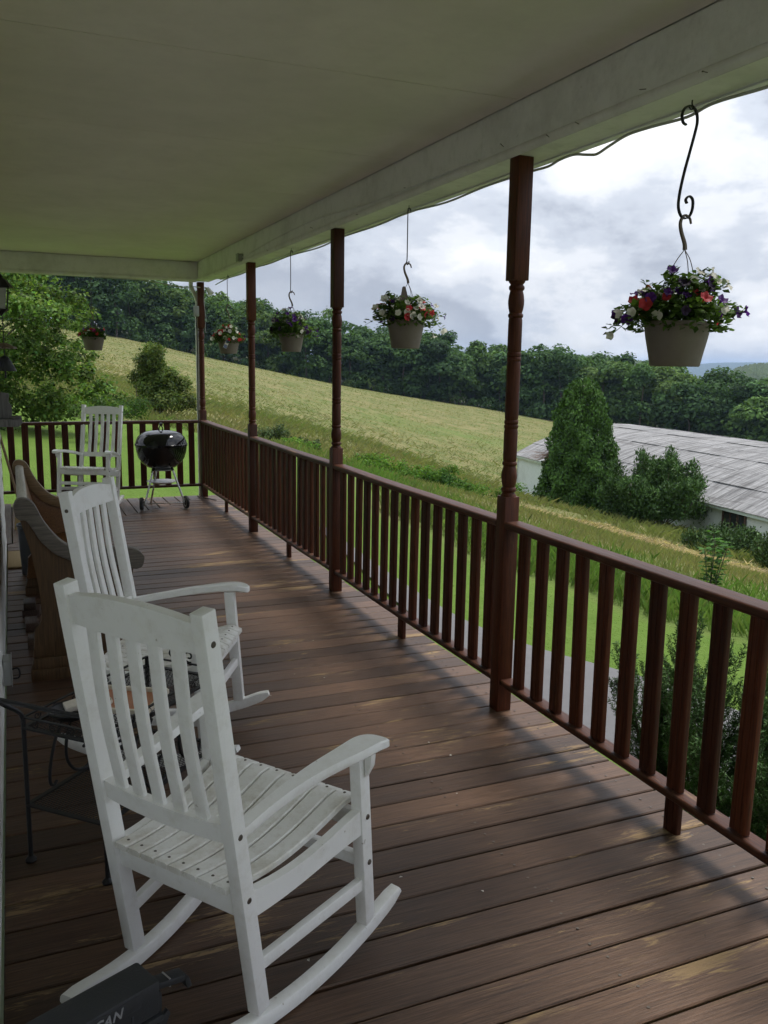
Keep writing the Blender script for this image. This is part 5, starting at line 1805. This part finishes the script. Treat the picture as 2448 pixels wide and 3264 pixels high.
for i, (x, y, rx, h_, tint, lab) in enumerate((
        (2.9, 27.5, 1.0, 0.75, (0.05, 0.10, 0.022), 'dark green low shrub between the leafy tree and the upright bush'),
        (1.6, 25.0, 1.2, 0.55, (0.085, 0.16, 0.030), 'bright green weedy mound in front of the leafy tree'),
        (7.3, 26.2, 0.75, 0.75, (0.075, 0.105, 0.045), 'grey-green bramble mound in the meadow behind the third post'),
        (8.2, 25.4, 0.42, 0.55, (0.06, 0.085, 0.035), 'small grey-green bramble tuft right of the larger mound'),
        (8.6, 21.0, 0.9, 0.45, (0.090, 0.175, 0.026), 'bright green weed clump nearest the second post'),
        (9.6, 20.6, 0.9, 0.42, (0.085, 0.17, 0.026), 'bright green weed clump right of the second post'),
        (10.6, 20.9, 0.7, 0.50, (0.045, 0.11, 0.020), 'darker green weed clump in the middle of the green strip'),
        (12.0, 21.3, 1.0, 0.50, (0.075, 0.15, 0.026), 'leafy weed clump at the right end of the green strip'),
        (6.9, 23.6, 1.0, 0.32, (0.095, 0.18, 0.028), 'low bright weed patch beside the third post'))):
    sb = empty('low_shrub', (x, y, gz(x, y)))
    tag(sb, lab, 'shrub', 'weedy shrubs along the meadow edge')
    cl = [(random.gauss(0, rx * 0.5), random.gauss(0, rx * 0.35), h_ * random.uniform(0.25, 0.75), rx * random.uniform(.22, .4), rx * random.uniform(.2, .35), h_ * random.uniform(.25, .42)) for _ in range(14)]
    leafy('crown', cl, 2600, 0.085, tint, sb, 'leaf', 0.5, 0.3, (0.3, 1.15), 0.5, 'stuff', 0.15)
    tb = B()
    for c_ in cl[:8]:
        limb(tb, (0, 0, -0.05), c_[:3], 0.012, 0.004, 4)
    tb.build('stems', M['bark'], sb)

# arborvitae cone
ax_, ay_ = 23.5, 32.4
con = empty('conical_evergreen', (ax_, ay_, gz(ax_, ay_)))
tag(con, 'tall conical evergreen in front of the white shed', 'tree')
Hc, Rc = 6.2, 1.72
n = 40000
hh = Hc * (1 - rng.random(n) ** 0.62)
hh = np.clip(hh, 0.02, Hc)
aa = rng.uniform(0, 2 * np.pi, n)
prof_r = Rc * np.clip((1 - hh / Hc), 0, 1) ** 0.37 * (0.82 + 0.18 * np.clip(hh / 0.9, 0, 1))
lump = 1 + 0.10 * np.sin(aa * 5 + hh * 1.7) + 0.08 * np.sin(aa * 9 - hh * 3.1) + 0.06 * np.sin(hh * 5.5 + aa * 3)
rr = prof_r * lump * rng.uniform(0.78, 1.05, n) + rng.uniform(0, 0.06, n)
Pc = np.c_[rr * np.cos(aa), rr * np.sin(aa), hh + rng.normal(0, 0.04, n)]
radial = np.c_[np.cos(aa), np.sin(aa), np.zeros(n)]
Nn = unit(np.c_[-np.sin(aa), np.cos(aa), np.zeros(n)] * rng.normal(0, 1, (n, 1)) + radial * 0.9 + np.array([0, 0, 0.5]) + rng.normal(0, .3, (n, 3)))
al = unit(radial * 0.5 + np.array([0, 0, 1.0]) + rng.normal(0, .35, (n, 3)))
Ls = rng.uniform(0.09, 0.19, n)
Vq = leaf_quads(Pc, Nn, Ls, Ls * 0.55, al)
cvar = (lump - 1) * 0.9
cc_ = np.array((0.052, 0.112, 0.020)) * (1 + 0.30 * rng.normal(size=(n, 1)) + cvar[:, None])
o = bpy.data.objects.new('crown', quads_mesh('crown', Vq, np.clip(cc_, 0.006, 0.3), M['needle']))
o['kind'] = 'stuff'
link(o, con)
B().tube([(0, 0, -0.3), (0, 0, 3), (0, 0, 5.8)], lambda t_: 0.14 - 0.12 * t_, 8).build('trunk', M['bark'], con)
B().lathe([(Rc * 0.60, 0.05), (Rc * 0.66, 1.0), (Rc * 0.52, 2.6), (Rc * 0.40, 4.2), (0.05, 5.5)], 14).build('crown_core', simple('dark_core_fill', (0.012, 0.018, 0.007), 0.95), con)  # solid near-black core filling the inside of the crown
db = B()
for k in range(26):
    limb(db, (-1.15, 0.55, 2.85 + random.gauss(0, .1)), (-1.95 + random.gauss(0, .25), 0.95 + random.gauss(0, .2), 2.62 + random.gauss(0, .2)), 0.012, 0.003, 4, 0.08)
db.build('dead_branch', simple('dead_twig', (0.26, 0.17, 0.13), 0.9), con)

def yew(x, y, rx, ry, hgt, n, label, tint, name='spreading_evergreen', size=0.16):
    root = empty(name, (x, y, gz(x, y)))
    tag(root, label, 'shrub')
    tb = B()
    cl = []
    for k in range(30):
        a_ = random.uniform(0, 6.28)
        r_ = math.sqrt(random.random())
        e = Vector((rx * r_ * math.cos(a_), ry * r_ * math.sin(a_), hgt * (1.0 - 0.42 * r_ * r_) * random.uniform(0.72, 1.05)))
        b0 = Vector((e.x * 0.25, e.y * 0.25, 0))
        limb(tb, b0, e, 0.03, 0.008, 5, 0.06)
        for s in (0.35, 0.55, 0.75, 0.92, 1.0):
            q = b0.lerp(e, s)
            w_ = 0.30 * (1.25 - 0.8 * s) * rx / 1.5
            cl.append((q.x, q.y, q.z, w_ + 0.10, w_ + 0.10, 0.30))
    for k in range(46):
        a_ = random.uniform(0, 6.28)
        r_ = random.uniform(0, 1) ** 0.6 * 0.92
        cl.append((rx * r_ * math.cos(a_), ry * r_ * math.sin(a_), hgt * (0.86 - 0.5 * r_ * r_) * random.uniform(0.25, 0.95), 0.2 * rx, 0.2 * rx, 0.14 * hgt))
    tb.build('branches', M['bark'], root)
    P, nr_a, idx = clump_points(cl, n, (0.3, 1.1))
    al = unit(nr_a + np.array([0, 0, 1.1]) + rng.normal(0, .35, (n, 3)))
    Nn = unit(rng.normal(size=(n, 3)) + nr_a * 0.7)
    L_ = size * rng.uniform(0.6, 1.3, n)
    c = np.array(tint) * (1 + 0.3 * rng.normal(size=(n, 1))) * (0.85 + 0.3 * rng.random(len(cl)))[idx][:, None]
    o = bpy.data.objects.new('crown', quads_mesh('crown', leaf_quads(P, Nn, L_, L_ * 0.32, al), np.clip(c, 0.005, 0.3), M['needle']))
    o['kind'] = 'stuff'
    return link(o, root)


yew(23.6, 27.4, 2.35, 1.8, 3.05, 34000, 'dark spreading evergreen right of the conical tree, against the shed', (0.055, 0.108, 0.030), 'spreading_evergreen', 0.18)
yew(20.2, 20.2, 1.5, 0.9, 0.72, 9000, 'low dark hedge shrub below the shed window', (0.050, 0.092, 0.028), 'low_evergreen', 0.13)
yew(19.5, 17.4, 0.75, 0.7, 1.0, 6000, 'dark green shrub at the right edge below the shed', (0.055, 0.10, 0.03), 'low_evergreen', 0.13)

# needle shrubs close to the porch, seen through the nearest balusters
def near_yew(x, y, label, sprigs, seed):
    st = random.Random(seed)
    z0 = gz(x, y)
    root = empty('yew_shrub', (x, y, z0))
    tag(root, label, 'shrub', 'yew shrubs below the nearest railing')
    tb = B()
    NP, NA_, NL, NC = [], [], [], []
    for (ex, ey, ez) in sprigs:
        p0 = Vector((ex * 0.25, ey * 0.25, 0.0))
        p2 = Vector((ex, ey, ez))
        p1 = p0.lerp(p2, 0.5) + Vector((st.gauss(0, .05), st.gauss(0, .05), 0.05))
        main = catmull([p0, p1, p2], 12)
        tb.tube(main, lambda t_: 0.012 - 0.010 * t_, 5)
        twigs = [main[6:]]
        for i in range(5, len(main) - 1, 1):
            for _ in range(2):
                d = (main[i + 1] - main[i]).normalized()
                o_ = Vector((st.gauss(0, 1), st.gauss(0, 1), st.gauss(0, .4)))
                o_ = (o_ - d * o_.dot(d)).normalized()
                L_ = st.uniform(0.10, 0.24) * (1.2 - 0.8 * i / len(main))
                q1 = main[i] + (o_ * 0.8 + d * 0.7) * L_ * 0.5
                q2 = main[i] + (o_ * 0.75 + d * 1.1 + Vector((0, 0, 0.25))) * L_
                tw = catmull([main[i], q1, q2], 5)
                tb.tube(tw, lambda t_: 0.003 - 0.002 * t_, 4)
                twigs.append(tw)
        for tw in twigs:
            for i in range(1, len(tw)):
                d = (tw[i] - tw[i - 1])
                Ld = d.length
                d = d.normalized()
                m_ = max(2, int(Ld / 0.0075))
                for j in range(m_):
                    pp = tw[i - 1].lerp(tw[i], j / m_)
                    for _ in range(3):
                        o_ = Vector((st.gauss(0, 1), st.gauss(0, 1), st.gauss(0, 1)))
                        o_ = (o_ - d * o_.dot(d)).normalized()
                        NA_.append((o_ + d * 0.75)[:])
                        NL.append(st.uniform(0.020, 0.034))
                        NP.append((pp + (o_ + d * 0.75).normalized() * 0.011)[:])
                        NC.append(st.uniform(0.6, 1.45))
    tb.build('branches', M['bark'], root)
    NP, NA_, NL, NC = map(np.array, (NP, NA_, NL, NC))
    Nn = unit(rng.normal(size=NP.shape) + np.array([0, 0, 0.4]))
    V = leaf_quads(NP, Nn, NL, NL * 0.20, NA_)
    c = np.array((0.055, 0.110, 0.032)) * NC[:, None]
    o = bpy.data.objects.new('needles', quads_mesh('needles', V, c, M['needle']))
    o['kind'] = 'stuff'
    link(o, root)
    return len(NP)


def spr(n, rx, ry, lo, hi, seed):
    st = random.Random(seed)
    return [(st.uniform(-rx, rx), st.uniform(-ry, ry), st.uniform(lo, hi)) for _ in range(n)]


near_yew(3.35, 3.55, 'dark yew shrub nearest the post, seen between the balusters', spr(11, 0.32, 0.32, 0.75, 1.22, 1) + [(0.05, 0.12, 1.22)], 5)
near_yew(3.25, 2.95, 'taller yew shrub seen through the middle of the nearest railing', spr(16, 0.38, 0.34, 0.75, 1.40, 2), 6)
near_yew(3.15, 2.35, 'yew shrub at the right edge behind the nearest railing', spr(16, 0.36, 0.34, 0.65, 1.28, 3), 7)

# milkweed-like plant standing in the grass
mw = empty('leafy_weed', (8.1, 8.25, gz(8.1, 8.25)))
tag(mw, 'tall broad-leaved weed standing above the grass right of the nearest post', 'plant')
tb = B()
LP, LA, LN, LS = [], [], [], []
for k in range(5):
    e = Vector((random.gauss(0, .14), random.gauss(0, .14), random.uniform(0.65, 0.95)))
    pa = catmull([(0, 0, 0), e * 0.5, e], 6)
    tb.tube(pa, 0.006, 5)
    for i in range(3, len(pa)):
        for _ in range(4):
            a_ = random.uniform(0, 6.28)
            d = Vector((math.cos(a_), math.sin(a_), 0.5))
            LP.append((pa[i] + d * 0.055)[:])
            LA.append(d[:])
            LN.append((random.gauss(0, .3), random.gauss(0, .3), 1))
            LS.append(random.uniform(0.09, 0.14))
tb.build('stems', M['bark'], mw)
LP, LA, LN, LS = map(np.array, (LP, LA, LN, LS))
o = bpy.data.objects.new('leaves', quads_mesh('leaves', leaf_quads(LP, unit(LN), LS, LS * 0.42, LA), np.array((0.07, 0.16, 0.035)) * (1 + 0.25 * rng.normal(size=(len(LP), 1))), M['leaf']))
o['kind'] = 'stuff'
link(o, mw)

# ------------------------------------------------------------------ the wood beyond the meadow: one mass
FV, FC = [], []
tr_b = B()


def forest_tree(x, y, h_, w_, nleaf, tint, size, front):
    z = gz(x, y)
    cl = []
    nc = random.randint(11, 16)
    lo_ = 0.10 if front else 0.3
    for k in range(nc):
        u = random.random()
        zz = h_ * (lo_ + (0.90 - lo_) * u)
        ring_ = w_ * 0.66 * math.sqrt(max(0.10, 1 - ((u - 0.42) / 0.68) ** 2)) * random.uniform(0.35, 1.0)
        a_ = random.uniform(0, 6.28)
        s = w_ * random.uniform(0.26, 0.46)
        cl.append((x + ring_ * math.cos(a_), y + ring_ * math.sin(a_), z + zz, s, s, s * random.uniform(0.55, 0.8)))
    cl.append((x, y, z + h_ * 0.9, w_ * 0.36, w_ * 0.36, h_ * 0.11))
    P, nr_a, idx = clump_points(cl, nleaf, (0.62, 1.06), 0.10, -0.55)
    N = unit(nr_a + np.array([0, 0, 0.55]) + rng.normal(size=(nleaf, 3)) * 0.5)
    L_ = size * rng.uniform(0.6, 1.3, nleaf)
    FV.append(leaf_quads(P, N, L_, L_ * 0.75))
    cv = 1 + 0.15 * rng.normal(size=len(cl))
    FC.append(np.array(tint) * (1 + 0.22 * rng.normal(size=(nleaf, 1))) * cv[idx][:, None])
    if front:
        tr_b.tube([(x, y, z - 0.5), (x + random.gauss(0, .3), y, z + h_ * 0.35), (x + random.gauss(0, .6), y, z + h_ * 0.7)], lambda t_: 0.22 - 0.15 * t_, 5)


TINTS = [(0.064, 0.122, 0.040), (0.082, 0.146, 0.042), (0.056, 0.108, 0.040), (0.100, 0.160, 0.046), (0.068, 0.124, 0.044), (0.052, 0.102, 0.042)]
for row, (off, sp, nl, sz) in enumerate(((0, 4.0, 2600, 0.66), (4.5, 4.3, 2000, 0.68), (9.5, 4.8, 1500, 0.72), (16, 5.4, 1000, 0.76), (26, 6.4, 700, 0.8), (38, 7.5, 500, 0.85))):
    az = -17.0
    while az < 66:
        edge = 173 - 10 * max(0, min(1, (az - 25) / 15)) + 3.0 * math.sin(az * 0.9) + (-6 if az > 42 else 0)
        D_ = edge + off + random.gauss(0, 1.6)
        x, y = D_ * math.sin(R(az)), D_ * math.cos(R(az))
        h_ = random.uniform(10.5, 13.4) * (0.90 if row == 0 else 1.03) + max(0, min(1, (az - 31) / 6)) * (1.7 if az < 41 else 1.0) + 3.4 * max(0, min(1, (11 - az) / 8))
        if random.random() < 0.06:
            h_ *= 1.16
        w_ = random.uniform(4.4, 6.6)
        vis = -4 < az < 51
        forest_tree(x, y, h_, w_, nl if vis else nl // 3, random.choice(TINTS), sz if vis else sz * 1.5, row < 3)
        az += math.degrees(sp / D_) * random.uniform(0.75, 1.25)
# undergrowth along the wood's edge
for k in range(170):
    az = random.uniform(-8, 56)
    D_ = 171 - 10 * max(0, min(1, (az - 25) / 15)) + random.gauss(0, 1.2)
    x, y = D_ * math.sin(R(az)), D_ * math.cos(R(az))
    z = gz(x, y)
    s = random.uniform(0.8, 1.7)
    P, nr_a, idx = clump_points([(x, y, z + s * 0.6, s * 1.2, s * 1.2, s)], 160)
    FV.append(leaf_quads(P, unit(nr_a + rng.normal(size=P.shape) * 0.5), 0.5 * rng.uniform(.6, 1.3, 160), 0.35))
    FC.append(np.array(random.choice(TINTS)) * (1 + 0.22 * rng.normal(size=(160, 1))))
fo = bpy.data.objects.new('forest', quads_mesh('forest', np.concatenate(FV), np.clip(np.concatenate(FC), 0.006, 0.3), M['leaf_far']))
link(fo)
tag(fo, 'dense dark green broadleaf wood across the back of the meadow', 'forest', None, 'stuff')
ft = tr_b.build('forest_trunks', M['bark'], fo, 0)
ft['kind'] = 'stuff'


# ------------------------------------------------------------------ grasses
def blades(name, x, y, hgt, wid, lean, col, label, cat):
    n = len(x)
    z = ground_z(x, y)
    a_ = rng.uniform(0, 2 * np.pi, n)
    l_ = rng.normal(0, 1, (n, 2)) * lean[:, None] * hgt[:, None]
    base = np.c_[x, y, z - 0.02]
    side = np.c_[np.cos(a_), np.sin(a_), np.zeros(n)] * wid[:, None] * 0.5
    mid = base + np.c_[l_ * 0.35, hgt * 0.6]
    tip = base + np.c_[l_, hgt]
    V = np.stack([base - side, base + side, mid + side * 0.8, tip], 1)
    o = bpy.data.objects.new(name, quads_mesh(name, V, np.clip(col, 0.008, 0.6), M['grass']))
    link(o)
    return tag(o, label, cat, None, 'stuff')


def sample(n, r0, r1, a0, a1, power=1.0):
    r = np.exp(rng.uniform(np.log(r0), np.log(r1), n)) if power == 0 else (rng.uniform(r0 ** power, r1 ** power, n)) ** (1 / power)
    a_ = np.radians(rng.uniform(a0, a1, n))
    return r * np.sin(a_), r * np.cos(a_)


def shed_clear(x, y):
    px, py = x - E1.x, y - E1.y
    u = px * dirw.x + py * dirw.y
    v = px * nrm.x + py * nrm.y
    return ~((u > -0.3) & (u < SL + 0.3) & (v > -0.1) & (v < 2 * HWB + 0.3))


# tall hay grass
x, y = sample(190000, 8.5, 172, -8, 62, 0)
lw, ww, sw_ = zones(x, y)
keep = (lw < 0.25) & (sw_ < 0.45) & shed_clear(x, y) & ~((x > 2.6) & (x < 5.2) & (y < 11))
x, y, ww = x[keep], y[keep], ww[keep]
r = np.hypot(x, y)
n = len(x)
hgt = rng.uniform(0.14, 0.40, n) * (1 - 0.2 * ww) * np.clip(45 / r, 0.45, 1) * np.where((x > 7.5) & (y < 27) & (x < 19), 0.5, 1.0)
wid = 0.0035 + r * 0.00040
patch = 0.30 + 0.5 * np.sin(x * 0.21 + 1.3 * np.sin(y * 0.13)) * np.cos(y * 0.17 + np.sin(x * 0.09) * 2) + 0.3 * np.sin(x * 0.9 + 2 * np.sin(y * 0.5)) * np.sin(y * 0.7)
straw = np.array((0.240, 0.212, 0.105))
olive = np.array((0.165, 0.185, 0.072))
green = np.array((0.115, 0.205, 0.048))
k_ = np.clip(patch + rng.normal(0, 0.22, n), 0, 1)[:, None]
col = olive * (1 - k_) + straw * k_
w3 = np.clip(ww + rng.normal(0, 0.18, n), 0, 1)[:, None]
col = col * (1 - w3) + green * w3
col = col * (1 + 0.11 * rng.normal(size=(n, 1)))
blades('meadow_grass', x, y, hgt, wid, np.clip(r / 55, 0.30, 1.1), col, 'tall pale hay grass covering the sloping meadow', 'grass')
# lawn blades
x, y = sample(80000, 3.2, 33, -9, 58, 0.6)
lw, ww, sw_ = zones(x, y)
dr = np.array(er)
dl = np.array(el)
keep = (lw > 0.5) & ((y > 10.35) | (x > np.interp(y, dr[:, 1], dr[:, 0]) + 0.02) | ((x > 2.2) & (x < np.interp(y, dl[:, 1], dl[:, 0]) - 0.02)))
x, y = x[keep], y[keep]
n = len(x)
r = np.hypot(x, y)
col = np.array((0.125, 0.205, 0.038)) * (1 + 0.13 * rng.normal(size=(n, 1))) * (1 + 0.12 * np.sin(x * 1.1 + y * 0.7))[:, None]
blades('lawn_grass', x, y, rng.uniform(0.015, 0.038, n), 0.003 + r * 0.0003, np.full(n, 0.5), col, 'short bright mown lawn beside the drive and beyond the far rail', 'grass')
# weeds with broader blades at the lawn edge
x, y = sample(34000, 7, 40, -8, 60, 0)
lw, ww, sw_ = zones(x, y)
keep = (rng.random(len(x)) < ww) & (lw < 0.3) & (sw_ < 0.3) & shed_clear(x, y)
x, y = x[keep], y[keep]
n = len(x)
col = np.array((0.10, 0.18, 0.04)) * (1 + 0.3 * rng.normal(size=(n, 1)))
blades('tall_weeds', x, y, rng.uniform(0.08, 0.26, n), 0.004 + np.hypot(x, y) * 0.0004, np.full(n, 0.35), col, 'rank green weeds between the lawn and the hay', 'weeds')
# windrow of cut hay
n = 20000
seg = np.diff(WINDROW, axis=0)
ln = np.hypot(seg[:, 0], seg[:, 1])
ii = rng.choice(len(ln), n, p=ln / ln.sum())
tt = rng.random((n, 1))
pp = WINDROW[ii] + seg[ii] * tt + rng.normal(0, 0.55, (n, 2))
mound = 0.15 * np.exp(-(rng.normal(0, 0.6, n)) ** 2)
Pq = np.c_[pp, ground_z(pp[:, 0], pp[:, 1]) + mound * rng.random(n) * (0.7 + 0.5 * np.sin(pp[:, 1] * 2.3))]
V = leaf_quads(Pq, unit(rng.normal(size=(n, 3)) * 0.45 + np.array([0, 0, 1])), rng.uniform(0.18, 0.45, n), rng.uniform(0.02, 0.04, n))
col = np.array((0.345, 0.28, 0.155)) * (1 + 0.25 * rng.normal(size=(n, 1)))
o = bpy.data.objects.new('hay_windrow', quads_mesh('hay_windrow', V, np.clip(col, 0.03, 0.7), M['grass']))
link(o)
tag(o, 'tan windrow of cut hay curving past the evergreens', 'hay', None, 'stuff')

# ================================================================== HAZE
t = NT('haze_air')
t.t.nodes.remove(t.b)
pvn = t.n('ShaderNodeVolumePrincipled')
pvn.inputs['Color'].default_value = (0.50, 0.68, 0.98, 1)
pvn.inputs['Density'].default_value = 0.00013
pvn.inputs['Anisotropy'].default_value = 0.2
t.l(pvn.outputs[0], t.out.inputs['Volume'])
hz = B().box((-9800, -9800, -46), (9800, 9800, 70)).build('haze', t.m, None, 0)
tag(hz, 'thin bluish summer haze over the valley', None, None, 'stuff')
